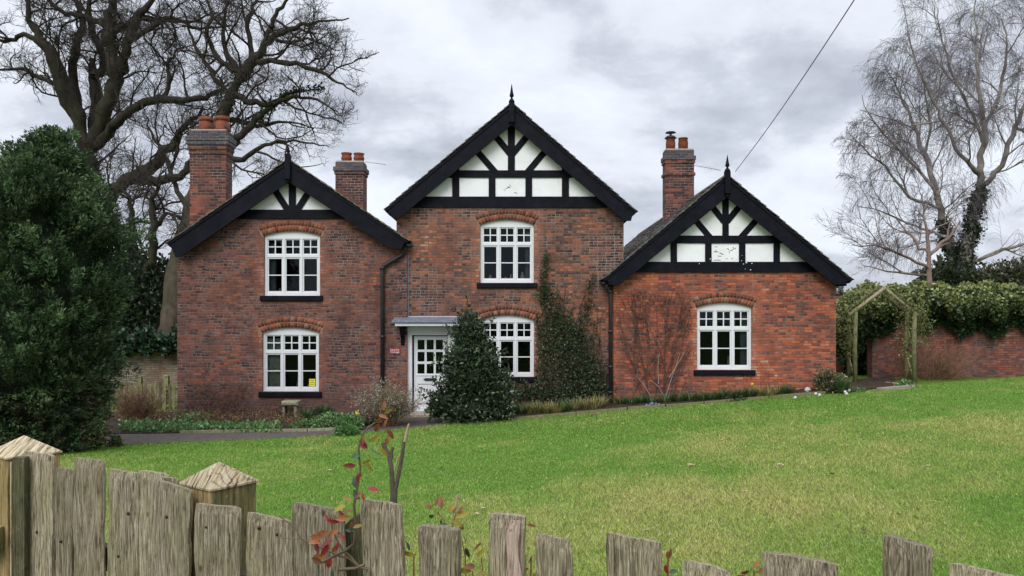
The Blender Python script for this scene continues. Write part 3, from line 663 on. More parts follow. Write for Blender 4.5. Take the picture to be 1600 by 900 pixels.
for px in (629.5, 719):
    x = WX(px, YM-.1); mb = MB()
    mb.add([(xx, y, z) for xx in (x-.05, x+.05) for y, z in ((YM-.004, WZ(547, YM)), (YM-.10, WZ(547, YM)+.03), (YM-.16, WZ(530, YM)), (YM-.40, WZ(509.6, Y)-.01), (YM-.004, WZ(509.6, Y)-.01))],
           [(4, 3, 2, 1, 0), (5, 6, 7, 8, 9), (0, 1, 6, 5), (1, 2, 7, 6), (2, 3, 8, 7), (3, 4, 9, 8), (4, 0, 5, 9)])
    mb.build('bracket', M_black, cn)
# name plate
Y = YM-0.02; Y2 = YL-0.012
mb = MB(); mb.bev(WX(608.7, Y2), WX(625.3, Y2), Y2, YL-.001, WZ(553.2, Y2), WZ(543.3, Y2), 0.004)
npl = mb.build('name_plate', M_red, H)
def text_part(name, body, x, y, z, size, mat, parent):
    cu = bpy.data.curves.new(name, 'FONT'); cu.body = body; cu.size = size; cu.align_x = 'CENTER'; cu.align_y = 'CENTER'; cu.extrude = 0.0012; cu.space_line = 0.85
    o = bpy.data.objects.new(name, cu); COL.objects.link(o); bpy.context.view_layer.update()
    me = bpy.data.meshes.new_from_object(o.evaluated_get(bpy.context.evaluated_depsgraph_get())); bpy.data.objects.remove(o)
    n = len(me.vertices); co = np.empty(n*3, np.float32); me.vertices.foreach_get('co', co); co = co.reshape(-1, 3)
    c2 = np.stack([co[:, 0]+x, y-co[:, 2], co[:, 1]+z], 1); me.vertices.foreach_set('co', c2.astype(np.float32).ravel()); me.update()
    me.materials.clear(); return finish(me, name, mat, parent)
text_part('lettering', 'Laundry\nCottage', WX(617, Y2), Y2-0.002, WZ(548.2, Y2), 0.075, M_white, npl)
# drainpipes and gutters
mb = MB(); Y = YL-0.07; mb.tube([P(634, 381, Y-.05), P(632, 392, Y), P(627, 399, Y), P(600, 415, Y), P(597.5, 421, Y), P(597.5, 655, Y)], 0.055, 10)
for py in (421, 528, 600): mb.lathe((WX(597.5, Y), Y, WZ(py, Y)), [(0.075, 0), (0.078, 0.06), (0.06, 0.065)], 10)
mb.build('drainpipe', M_iron, H)
mb = MB(); Y = YR-0.06; mb.tube([P(947, 444, Y-.1), P(950, 452, Y), P(953.8, 458, Y), P(953.8, 650, Y)], 0.05, 10)
for py in (458, 520, 575, 615): mb.lathe((WX(953.8, Y), Y, WZ(py, Y)), [(0.068, 0), (0.070, 0.06), (0.052, 0.065)], 10)
mb.build('drainpipe', M_iron, H)
for (gd, sg) in ((gL, 1), (gR, -1), (gM, 1), (gM, -1), (gL, -1)):
    mb = MB()
    s_ = gd['sr'] if sg > 0 else gd['sl']
    xx = {('L', 1): WX(638, gL['Yb']), ('R', -1): WX(944, gR['Yb']), ('M', 1): WX(990, gM['Yb']), ('M', -1): WX(606, gM['Yb']), ('L', -1): WX(265, gL['Yb'])}[('L' if gd is gL else 'R' if gd is gR else 'M', sg)]
    zz = gd['apz']-s_*abs(xx-gd['apx'])-0.07; pr = [(xx+0.06*math.cos(t), zz+0.06*math.sin(t)) for t in np.linspace(math.pi, 2*math.pi, 9)]
    mb.prism(pr, gd['Yb']+0.06, gd['Yw']+6.0); mb.build('gutter', M_iron, H)
# lead apron where the right-hand roof meets the tall wall
Y = 21.6; mb = MB(); mb.box(WX(975, Y), WX(1003, Y), Y, Y+0.5, WZ(402, Y), WZ(398, Y)); mb.box(WX(975, Y), WX(997, Y), Y+.02, Y+0.48, WZ(418, Y), WZ(402, Y)-.002); mb.build('lead_gutter_box', M_lead, H)
# joint flashing left of the middle wall
Y = YM-.012; mb = MB(); mb.box(WX(636.6, Y), WX(639, Y), Y, YM-.001, WZ(494, Y), WZ(398, Y)); mb.build('lead_flashing', M_lead, H)
# chimneys
def chimney(px0, px1, ptop, zbot, Y, dep, courses, pots, label, cowl=False):
    x0, x1 = WX(px0, Y), WX(px1, Y); k = Y/FOC; mb = MB(); zt = WZ(ptop, Y)
    z = zt
    mb.box(x0+0.02, x1-0.02, Y+0.02, Y+dep-0.02, zt-0.01, zt+0.045, mi=2)
    for h, out, mi in courses:
        e = out; mb.box(x0-e, x1+e, Y-e, Y+dep+e, z-h, z, mi=mi); z -= h
    mb.box(x0, x1, Y, Y+dep, zbot, z)
    c = mb.build('chimney', [MB_C, M_bluebrick, M_mort], H, label=label)
    for i, (pa, pb, pt, style) in enumerate(pots):
        xc = (WX(pa, Y)+WX(pb, Y))/2; r = (WX(pb, Y)-WX(pa, Y))/2*1.0; h = WZ(pt, Y)-zt-0.03; mb = MB(); yc = Y+dep/2
        o = (xc, yc, zt+0.03)
        if style == 0: mb.lathe(o, [(r*0.98, 0), (r, h*0.15), (r*0.97, h*0.45), (r*0.80, h*0.66), (r*0.78, h*0.72), (r*0.92, h*0.74), (r*0.94, h*0.97), (r*0.78, h), (r*0.70, h*0.6)], 18)
        elif style == 1: mb.lathe(o, [(r*0.85, 0), (r*0.9, h*0.35), (r*1.0, h*0.42), (r*0.95, h*0.55), (r*0.8, h*0.8), (r*0.98, h*0.92), (r*0.98, h), (r*0.7, h*0.97)], 18)
        elif style == 2: mb.lathe(o, [(r*0.95, 0), (r*0.95, h*0.45), (r*1.0, h*0.5), (r*0.85, h*0.92), (r*0.98, h*0.95), (r*0.95, h), (r*0.7, h*0.97)], 18)
        po = mb.build('chimney_pot', M_pot, c)
        mb = MB()
        if style == 0:
            for t in (-2.3, -0.85):
              mb = MB(); mb.box(o[0]+r*0.93*math.cos(t)-0.05, o[0]+r*0.93*math.cos(t)+0.05, o[1]+r*0.93*math.sin(t)-0.03, o[1]+r*0.93*math.sin(t)+0.01, o[2]+h*0.2, o[2]+h*0.32)
              mb.build('vent_hole', M_iron, po)
        if style == 3: pass
        if cowl and i == 0:
            mb = MB(); mb.lathe((o[0], o[1], o[2]+h), [(r*0.80, 0), (r*0.8, h*.02), (r*1.25, h*0.04), (r*0.8, h*0.22), (r*0.25, h*0.30), (r*0.2, h*0.42), (r*1.1, h*0.50), (r*0.9, h*0.58), (0.01, h*0.60)], 16)
            mb.build('cowl', M_iron, po)
    return c
chimney(296.5, 353, 204, 1.8, 22.2, 0.50, [(0.165, 0.02, 1), (0.13, 0.095, 1), (0.12, 0.075, 1), (0.13, 0.05, 0), (0.14, 0.025, 0)],
        [(304.5, 328.5, 180.5, 0), (330.5, 354, 179, 0)], 'tall wide brick chimney at the left end of the roof')
chimney(524, 567.5, 253, 2.5, 24.0, 0.62, [(0.15, 0.0, 1), (0.13, 0.06, 1), (0.10, 0.03, 0)], [(529.5, 547, 236, 1), (549, 566.5, 236.5, 1)], 'small brick chimney behind the left gable')
chimney(1040, 1084.5, 234, 2.2, 24.0, 0.48, [(0.19, 0.0, 1), (0.12, 0.05, 1), (0.10, 0.03, 0), (0.30, 0.0, 0), (0.09, 0.035, 0)],
        [(1042.5, 1058, 214, 2), (1062, 1078, 213, 2)], 'orange brick chimney with a metal cowl behind the right gable', cowl=True)
# aerials
def aerial(a, b, Y, n, l):
    mb = MB(); p, q = P(*a, Y), P(*b, Y+0.3); mb.tube([p, q], 0.010, 5)
    for i in range(n):
        t = (i+0.5)/n; c = [p[j]*(1-t)+q[j]*t for j in range(3)]; mb.tube([(c[0]-.3*l, c[1]-l*.6, c[2]-.22*l), (c[0]+.3*l, c[1]+l*.6, c[2]+.22*l)], 0.005, 4)
    mb.build('aerial', M_alu, H)
aerial((1084, 258), (1126, 266), 24.0, 8, 0.34); aerial((571, 253), (603, 257), 24.2, 4, 0.05)
# ------------------------------------------------------------------ trees
def rot_about(v, ax, a):
    ax = ax/(np.linalg.norm(ax)+1e-9); return v*math.cos(a)+np.cross(ax, v)*math.sin(a)+ax*np.dot(ax, v)*(1-math.cos(a))
def grow(out, p, d, L, r, lvl, q, bound=None):
    n = q['seg'][lvl]; step = L/n; pts = [p]; rad = [r]; dd = d.copy(); wig = q['wig'][lvl]; tr = q['trop'][lvl]
    nk = q['kids'][lvl]
    for i in range(n):
        dd = dd+rng.normal(size=3)*wig; dd[2] += tr; dd = dd/np.linalg.norm(dd)
        p = p+dd*step; pts.append(p); rad.append(max(q['rmin'], r*(1-0.72*(i+1)/n)))
        if bound is not None and not bound(p): break
    pts = np.array(pts); rad = np.array(rad)
    out[lvl].append((pts, rad))
    if lvl+1 < len(q['seg']):
        m = len(pts)-1; cnt = rng.poisson(nk*m/n) if nk > 2 else nk
        kids(out, pts, rad, cnt, L, lvl, q, bound)
def kids(out, pts, rad, cnt, L, lvl, q, bound, t0=0.15):
    m = len(pts)-1
    for c in range(int(cnt)):
        t = t0+(1-t0)*(c+rng.random())/max(cnt, 1); f = t*m; i = min(int(f), m-1); a = pts[i]+(pts[i+1]-pts[i])*(f-i)
        d = unit(pts[i+1]-pts[i]); ax = np.cross(d, rng.normal(size=3)); ang = math.radians(rng.uniform(*q['ang'][lvl]))
        nd_ = rot_about(d, ax, ang); nd_ = unit(nd_+np.array([0, 0, q.get('up', 0)*rng.random()]))
        rr = max(q['rmin'], min(rad[i]*0.62, q['rk'][lvl])); ll = q['len'][lvl]*rng.uniform(0.55, 1.25)*(1.15-0.5*t)
        if bound is not None and not bound(a+nd_*ll*0.7):
            ll *= 0.45
        grow(out, a, nd_, ll, rr, lvl+1, q, bound)
def limb_pts(l, Y):
    """pixel polyline [(px,py,width px,dY)] -> smoothed 3-D path with radii"""
    A = np.array([[*P(a[0], a[1], Y+(a[3] if len(a) > 3 else 0)), a[2]/2*(Y)/FOC] for a in l], float)
    k = len(A); t = np.arange(k); tt = np.linspace(0, k-1, (k-1)*4+1); out = []
    for x in tt:
        i = min(int(x), k-2); f = x-i; p0, p1, p2, p3 = A[max(i-1, 0)], A[i], A[i+1], A[min(i+2, k-1)]
        out.append(0.5*((2*p1)+(-p0+p2)*f+(2*p0-5*p1+4*p2-p3)*f*f+(-p0+3*p1-3*p2+p3)*f**3))
    out = np.array(out); jit = rng.normal(size=(len(out), 3))*np.minimum(out[:, 3:4]*0.15+0.022, 0.045); jit[0] = 0; out[:, 3] *= np.interp(np.arange(len(out))/(len(out)-1), [0, .6, 1], [1, 1, .45])
    return out[:, :3]+jit, np.maximum(out[:, 3]*(1+rng.normal(size=len(out))*0.04), 0.01)
def tree(name, limbs, Y, q, mats, label, cat, dens, group=None, bound=None, sides=(10, 5, 3, 3, 3), trunk_n=1, twig_from=3):
    base = limb_pts(limbs[0], Y)[0][0]; T = empty(name, tuple(base), label, cat, group)
    out = [[] for _ in q['seg']]; prim = []
    for li, l in enumerate(limbs):
        pts, rad = limb_pts(l, Y); prim.append((pts, rad))
        if li < trunk_n and len(limbs) > 1: t0 = 0.55
        else: t0 = 0.12
        Lr = float(np.linalg.norm(np.diff(pts, axis=0), axis=1).sum()); cnt = dens*Lr*(1-t0)
        q0 = dict(q); kids(out, pts, rad, cnt, Lr, 0, q0, bound, t0)
    V, F = tubes_np(prim[:trunk_n], 12); finish(mesh_np('trunk', V, F, smooth=True), 'trunk', mats[2] if len(mats) > 2 else mats[0], T)
    if prim[trunk_n:]: V, F = tubes_np(prim[trunk_n:], 9); finish(mesh_np('limb', V, F, smooth=True), 'limbs', mats[0], T)
    big = [p for lv in out[1:twig_from] for p in lv]; sm = [p for lv in out[twig_from:] for p in lv]
    if big: V, F = tubes_np(big, 5); finish(mesh_np('branches', V, F, smooth=True), 'branches', mats[0], T)
    if sm: V, F = tubes_np(sm, 3); finish(mesh_np('twigs', V, F), 'twigs', mats[1], T, kind=None)
    print('TREE', name, [len(x) for x in out])
    return T, prim, out
def leafclump(name, Pc, L, Wd, base, var, parent=None, mat=None, outdir=None, up=0.3, hue=None, **kw):
    n = len(Pc); D = rng.normal(size=(n, 3))
    if outdir is not None: D = D*0.7+outdir
    D[:, 2] += up
    l = L*rng.uniform(0.6, 1.3, n); V, F = leaf_arrays(Pc, D, l, l*Wd)
    base = np.array(base, float)
    if base.ndim == 2: col = base[rng.integers(0, len(base), n)]
    else: col = np.repeat(base[None], n, 0)
    col = col*(1+rng.normal(size=(n, 1))*var)*(1+rng.normal(size=(n, 3))*0.06)
    me = mesh_np(name, V, F, np.clip(col, 0.004, 0.9))
    return finish(me, name, mat or M_leaf, parent, **kw)
OQ = dict(seg=[0, 9, 7, 5, 3], wig=[0, 0.26, 0.28, 0.28, 0.2], trop=[0, 0.045, 0.03, 0.02, 0.01], kids=[0, 6.5, 5.5, 4.6, 0], ang=[(35, 80), (30, 70), (30, 65), (25, 60), (0, 1)],
          len=[2.6, 1.35, 0.72, 0.36, 0], rk=[0.050, 0.022, 0.010, 0.0055, 0.005], rmin=0.0048, up=0.35)
def oak_bound(p):
    k = FOC/p[1]; x = CX+p[0]*k; y = CY-(p[2]-EYE)*k
    if y < -110 or x < -80 or y > 430: return False
    x = x+18*math.sin(y*.045+1)+14*math.sin(y*.13+p[1]*2)+abs(rng.normal())*14-8
    e = np.interp(y, [-110, 0, 60, 110, 150, 200, 250, 300, 330, 430], [470, 530, 555, 570, 580, 550, 515, 480, 420, 300])
    return x < e
oak1 = [[(160, 640, 46), (152, 520, 40), (150, 420, 36), (147, 330, 30), (146, 268, 27), (140, 236, 26)],
        [(146, 268, 20), (128, 215, 20, -.2), (117, 175, 24, -.4), (98, 140, 24, -.7), (78, 82, 18, -1), (52, 45, 13, -1.3), (43, 15, 11, -1.5), (50, -50, 8, -1.6)],
        [(128, 215, 17), (118, 150, 15, .3), (116, 80, 13, .6), (130, 40, 11, .8), (122, 0, 9, 1), (118, -60, 7, 1)],
        [(140, 236, 22), (160, 178, 22, -.3), (180, 125, 23, -.5), (172, 80, 18, -.6), (168, 45, 20, -.7), (176, 0, 14, -.9), (185, -60, 9, -1)],
        [(142, 226, 17), (150, 160, 17, .4), (146, 112, 16, .5), (142, 90, 13, .5)],
        [(146, 120, 13), (162, 100, 12, .5), (150, 60, 12, .3), (140, 20, 10, 0), (146, -50, 7, 0)],
        [(180, 130, 17), (194, 100, 15, -.8), (203, 62, 14, -1), (216, 25, 12, -1.2), (236, 0, 10, -1.3), (262, -50, 7, -1.5)],
        [(150, 228, 16), (176, 200, 15, -.6), (196, 178, 14, -1), (220, 162, 13, -1.2), (255, 156, 12, -1.4), (300, 155, 11, -1.4), (335, 146, 10, -1.2), (362, 138, 7, -1)],
        [(150, 400, 26), (162, 330, 24, -.8), (186, 290, 20, -1), (216, 274, 19, -1.2), (246, 252, 17, -1.3), (270, 220, 14, -1.3), (292, 192, 12, -1.3), (320, 170, 9, -1.3)],
        [(208, 278, 16, -1), (236, 284, 14, -1.4), (262, 282, 13, -1.6), (286, 272, 11, -1.8), (300, 240, 10, -1.9), (296, 205, 8, -2)],
        [(78, 82, 11, -1), (66, 62, 9, -1.2), (30, 58, 7, -1.4), (0, 64, 6, -1.6), (-40, 60, 5, -1.8)],
        [(96, 138, 9, -.7), (60, 120, 7, 0), (30, 108, 6, .4), (-20, 112, 5, .6)],
        [(172, 50, 12, -.7), (205, 36, 9, -.6), (245, 30, 7, -.4), (300, 34, 5, -.2), (340, 20, 4, 0)],
        [(168, 45, 11, -.7), (140, 28, 9, -.2), (105, 22, 7, 0), (75, 0, 6, 0), (60, -30, 5, 0)],
        [(203, 62, 8, -1), (240, 42, 7, -1), (270, 28, 6, -1), (310, 45, 5, -.8), (360, 40, 4, -.5)],
        [(255, 156, 7, -1.4), (266, 130, 6, -1.4), (262, 105, 5, -1.4), (274, 82, 4, -1.4), (300, 70, 3, -1.4)]]
tree('large_bare_oak', oak1, 31, OQ, (M_oak, M_twig), 'large bare many-stemmed tree standing behind the dark evergreen', 'tree', 1.35, bound=oak_bound, trunk_n=1)
oak2 = [[(255, 590, 34, -3.6), (261, 530, 30, -3.3), (272, 450, 27, -2.6), (290, 370, 26, -1.7), (310, 300, 26, -.8), (330, 240, 26), (347, 182, 25), (362, 148, 24), (376, 120, 20)],
        [(376, 124, 18), (392, 100, 16, -.3), (410, 80, 12, -.5), (424, 60, 10, -.6), (462, 42, 8, -.6), (500, 35, 6, -.5), (545, 28, 4, -.4)],
        [(370, 132, 12), (372, 112, 11, .4), (358, 92, 9, .6), (348, 60, 7, .8), (352, 20, 6, 1), (346, -40, 5, 1)],
        [(396, 98, 10, -.3), (424, 96, 8, -.7), (462, 100, 7, -1), (500, 112, 6, -1.2), (535, 132, 4, -1.3), (560, 150, 3, -1.3)],
        [(392, 100, 9, 0), (392, 70, 8, .3), (386, 36, 7, .5), (400, 0, 6, .6), (410, -50, 4, .7)],
        [(410, 80, 8, -.5), (424, 40, 7, -.7), (440, 10, 6, -.8), (470, -20, 4, -.9)],
        [(362, 148, 12), (392, 158, 9, -.5), (424, 162, 8, -.8), (455, 152, 6, -1), (492, 156, 5, -1.2), (530, 176, 3, -1.3)],
        [(338, 214, 15), (360, 230, 13, -.3), (378, 212, 12, -.5), (400, 190, 10, -.6), (430, 160, 8, -.8), (460, 142, 6, -.9), (500, 140, 4, -1)],
        [(330, 240, 12), (372, 250, 9, -.6), (400, 235, 7, -.8), (436, 222, 5, -1), (480, 222, 4, -1.1), (515, 230, 3, -1.2)],
        [(347, 182, 9), (378, 190, 8, .5), (410, 196, 7, .8), (440, 190, 5, 1), (490, 200, 4, 1.1)],
        [(358, 150, 8), (340, 126, 7, .2), (318, 92, 6, .4), (300, 60, 5, .5), (290, 20, 4, .6)],
        [(424, 60, 6, -.6), (450, 66, 5, -.6), (480, 62, 4, -.6), (530, 82, 3, -.6)],
        [(372, 112, 9, .4), (350, 100, 8, .4), (322, 60, 7, .2), (330, 20, 6, 0), (312, -30, 4, 0)],
        [(300, 330, 10), (278, 300, 8, .4), (262, 250, 6, .6), (240, 215, 5, .8), (228, 180, 4, 1)]]
T2, pr2, ou2 = tree('leaning_bare_oak', oak2, 29, OQ, (M_oak, M_twig, M_paletrunk), 'leaning bare tree rising behind the tall left chimney', 'tree', 1.25, bound=oak_bound, trunk_n=1)
# ivy on the leaning trunk
pp = []
for pts, rad in (pr2[0], pr2[7]):
    for p, r in zip(pts[len(pts)//2:], rad[len(pts)//2:]): pp.append(p+rng.normal(size=(45, 3))*(r*0.7+0.08))
pp = np.concatenate(pp); leafclump('ivy', pp, 0.10, 0.8, (0.030, 0.045, 0.014), 0.4, T2)
# birch
def birch_bound(p):
    k = FOC/p[1]; x = CX+p[0]*k; y = CY-(p[2]-EYE)*k
    if y < -90 or x > 1720 or y > 450: return False
    x = x-12*math.sin(y*.05)-8*math.sin(y*.15+p[1]*2)-abs(rng.normal())*14+8
    e = np.interp(y, [-90, 0, 50, 100, 150, 200, 250, 320, 450], [1430, 1400, 1378, 1350, 1338, 1325, 1308, 1305, 1318])
    return x > e
BQ = dict(seg=[0, 8, 7, 6, 4], wig=[0, 0.13, 0.12, 0.10, 0.08], trop=[0, 0.01, -0.07, -0.24, -0.40], kids=[0, 7, 6.2, 4.4, 0], ang=[(25, 60), (25, 55), (20, 50), (15, 45), (0, 1)],
          len=[3.0, 1.6, 1.25, 0.95, 0], rk=[0.040, 0.017, 0.0085, 0.005, 0.0045], rmin=0.0042, up=0.5)
birch = [[(1508, 520, 34), (1504, 440, 30), (1508, 395, 24), (1519, 348, 17), (1530, 302, 14), (1534, 256, 12), (1538, 194, 10), (1530, 148, 9), (1526, 77, 6), (1524, 15, 4), (1530, -50, 3)],
         [(1504, 440, 22), (1484, 394, 14, .3), (1474, 348, 12, .5), (1465, 307, 11, .6), (1444, 240, 9, .8), (1428, 199, 7, .9), (1408, 150, 5, 1), (1384, 100, 4, 1.1)],
         [(1532, 292, 11), (1552, 275, 10, -.4), (1566, 250, 9, -.6), (1587, 199, 8, -.9), (1602, 165, 7, -1.1), (1640, 100, 5, -1.3), (1660, 40, 3, -1.4)],
         [(1530, 272, 9), (1500, 240, 7, -.6), (1476, 194, 6, -.9), (1454, 148, 5, -1.1), (1430, 92, 4, -1.2), (1416, 52, 3, -1.3)],
         [(1468, 325, 6), (1423, 307, 5, -.5), (1382, 261, 4, -.9), (1345, 226, 3, -1.2), (1322, 204, 2.5, -1.4)],
         [(1512, 415, 7), (1556, 394, 6, -.5), (1600, 381, 5, -.8), (1660, 350, 4, -1)],
         [(1466, 307, 7), (1440, 270, 5, .9), (1400, 230, 4, 1.3), (1365, 190, 3, 1.6), (1345, 150, 2.5, 1.8)],
         [(1538, 200, 7), (1560, 150, 6, .5), (1572, 90, 5, .8), (1566, 30, 3, 1)],
         [(1538, 230, 6), (1520, 180, 5, .6), (1490, 120, 4, 1), (1470, 50, 3, 1.2), (1464, 10, 2.5, 1.3)],
         [(1480, 370, 6), (1430, 352, 4, .4), (1380, 330, 3, .8), (1335, 322, 2.5, 1.1)],
         [(1587, 199, 6, -.9), (1610, 210, 5, -1.2), (1640, 230, 4, -1.5)],
         [(1444, 240, 5, .8), (1452, 200, 4, .4), (1446, 150, 3, 0), (1440, 100, 2.5, -.2)]]
birch = [[(*a[:2], a[2]*.84, *a[3:]) for a in l] for l in birch]
TB, prb, oub = tree('weeping_birch', birch, 34, BQ, (M_birch, M_birchtwig), 'tall bare weeping birch behind the ivy-topped garden wall', 'tree', 1.2, bound=birch_bound, trunk_n=1)
pp = []
for pts, rad, n0, n1 in ((*prb[0], 2, 17), (*prb[1], 0, 9)):
    for p, r in zip(pts[n0:n1], rad[n0:n1]): pp.append(p+rng.normal(size=(420, 3))*(r*0.45+0.06))
pp = np.concatenate(pp); leafclump('ivy', pp, 0.12, 0.8, (0.020, 0.036, 0.014), 0.4, TB)
sb = [[(1450, 520, 9), (1450, 437, 7.5), (1451, 383, 5.5), (1444, 340, 4), (1440, 300, 3)], [(1450, 400, 6), (1480, 372, 5, .4), (1500, 345, 3, .8)],
      [(1451, 420, 5), (1410, 398, 4, -.3), (1370, 385, 3, -.6), (1330, 382, 2, -.8)], [(1450, 395, 5), (1424, 370, 4, .3), (1400, 340, 3, .6)], [(1451, 430, 4), (1400, 425, 3, .4), (1350, 415, 2, .8)]]
SQ = dict(BQ); SQ['len'] = [1.7, 0.95, 0.6, 0.4, 0]; SQ['kids'] = [0, 6, 5, 3, 0]; SQ['trop'] = [0, 0.02, 0.0, -0.04, -0.05]; SQ['wig'] = [0, 0.16, 0.16, 0.14, 0.1]
tree('small_birch', sb, 29, SQ, (M_pink, M_birchtwig), 'small pale-trunked bare tree just behind the garden wall, left of the big birch', 'tree', 1.8, trunk_n=1)
# bare stems over a holly mass, left
st = [[(204, 600, 20), (206, 500, 18), (210, 430, 16), (207, 370, 13), (203, 320, 10), (190, 285, 7)], [(208, 440, 12), (190, 390, 8, .3), (176, 350, 6, .5), (160, 320, 4, .6)],
      [(209, 460, 14), (232, 420, 13, -.4), (240, 370, 12, -.6), (238, 330, 10, -.7), (246, 295, 7, -.8), (262, 270, 5, -.9)], [(240, 360, 8, -.6), (262, 335, 6, -.7), (285, 345, 4, -.8), (300, 372, 3, -.8)]]
GQ = dict(OQ); GQ['len'] = [1.9, 1.0, 0.55, 0.3, 0]; GQ['kids'] = [0, 6, 5, 3, 0]
TG, _, _ = tree('holly_tree', st, 27.5, GQ, (M_oak, M_twig), 'holly-clad tree with bare upper stems between evergreen and house', 'tree', 2.0, trunk_n=1)
def blob_pts(cs, n, Y, shell=0.55):
    """random points in ellipsoids given in pixels: (px,py,rx,ry,depth m,weight)"""
    w = np.array([c[2]*c[3]*(c[5] if len(c) > 5 else 1) for c in cs], float); w /= w.sum(); ks = rng.choice(len(cs), n, p=w); out = np.empty((n, 3)); dr = np.empty((n, 3))
    k = Y/FOC
    for i, c in enumerate(cs):
        m = ks == i; q = unit(rng.normal(size=(m.sum(), 3))); r = (shell+(1-shell)*rng.random((m.sum(), 1)))
        o = q*r*np.array([c[2]*k, c[4], c[3]*k]); out[m] = np.array(P(c[0], c[1], Y))+o; dr[m] = q
    return out, dr
hc = [(215, 440, 48, 40, 1.2), (190, 480, 40, 50, 1.3), (245, 470, 38, 42, 1.2), (205, 400, 30, 26, .9, .6), (255, 425, 25, 28, .9, .7), (228, 510, 60, 30, 1.2), (160, 450, 40, 60, 1.2)]
pp, dr = blob_pts(hc, 17000, 27.5, 0.35); leafclump('foliage', pp, 0.15, 0.5, (0.028, 0.045, 0.020), 0.45, TG, outdir=dr*0.5)
q_ = dict(GQ); out = [[] for _ in q_['seg']]
# low ivy along the top of the left boundary wall
def box_pts(px0, px1, py0, py1, Y, dep, n): return np.stack([WX(rng.uniform(px0, px1, n), Y), Y+rng.uniform(-dep/2, dep/2, n), WZ(rng.uniform(py0, py1, n), Y)], 1)
n = 6500; X_ = rng.uniform(120, 290, n); t_ = rng.random(n); top_ = 520+6*np.sin(X_*0.13)+5*np.sin(X_*0.31+1); bot_ = 552+5*np.sin(X_*0.2); Y_ = 25+rng.uniform(-0.55, 0.5, n)
pp = np.stack([WX(X_, Y_), Y_, WZ(top_+(bot_-top_)*t_, Y_)], 1)
leafclump('ivy_hedge', pp, 0.14, 0.75, (0.030, 0.065, 0.030), 0.45, None, label='dark green ivy growing along the top of the left boundary wall', cat='ivy')
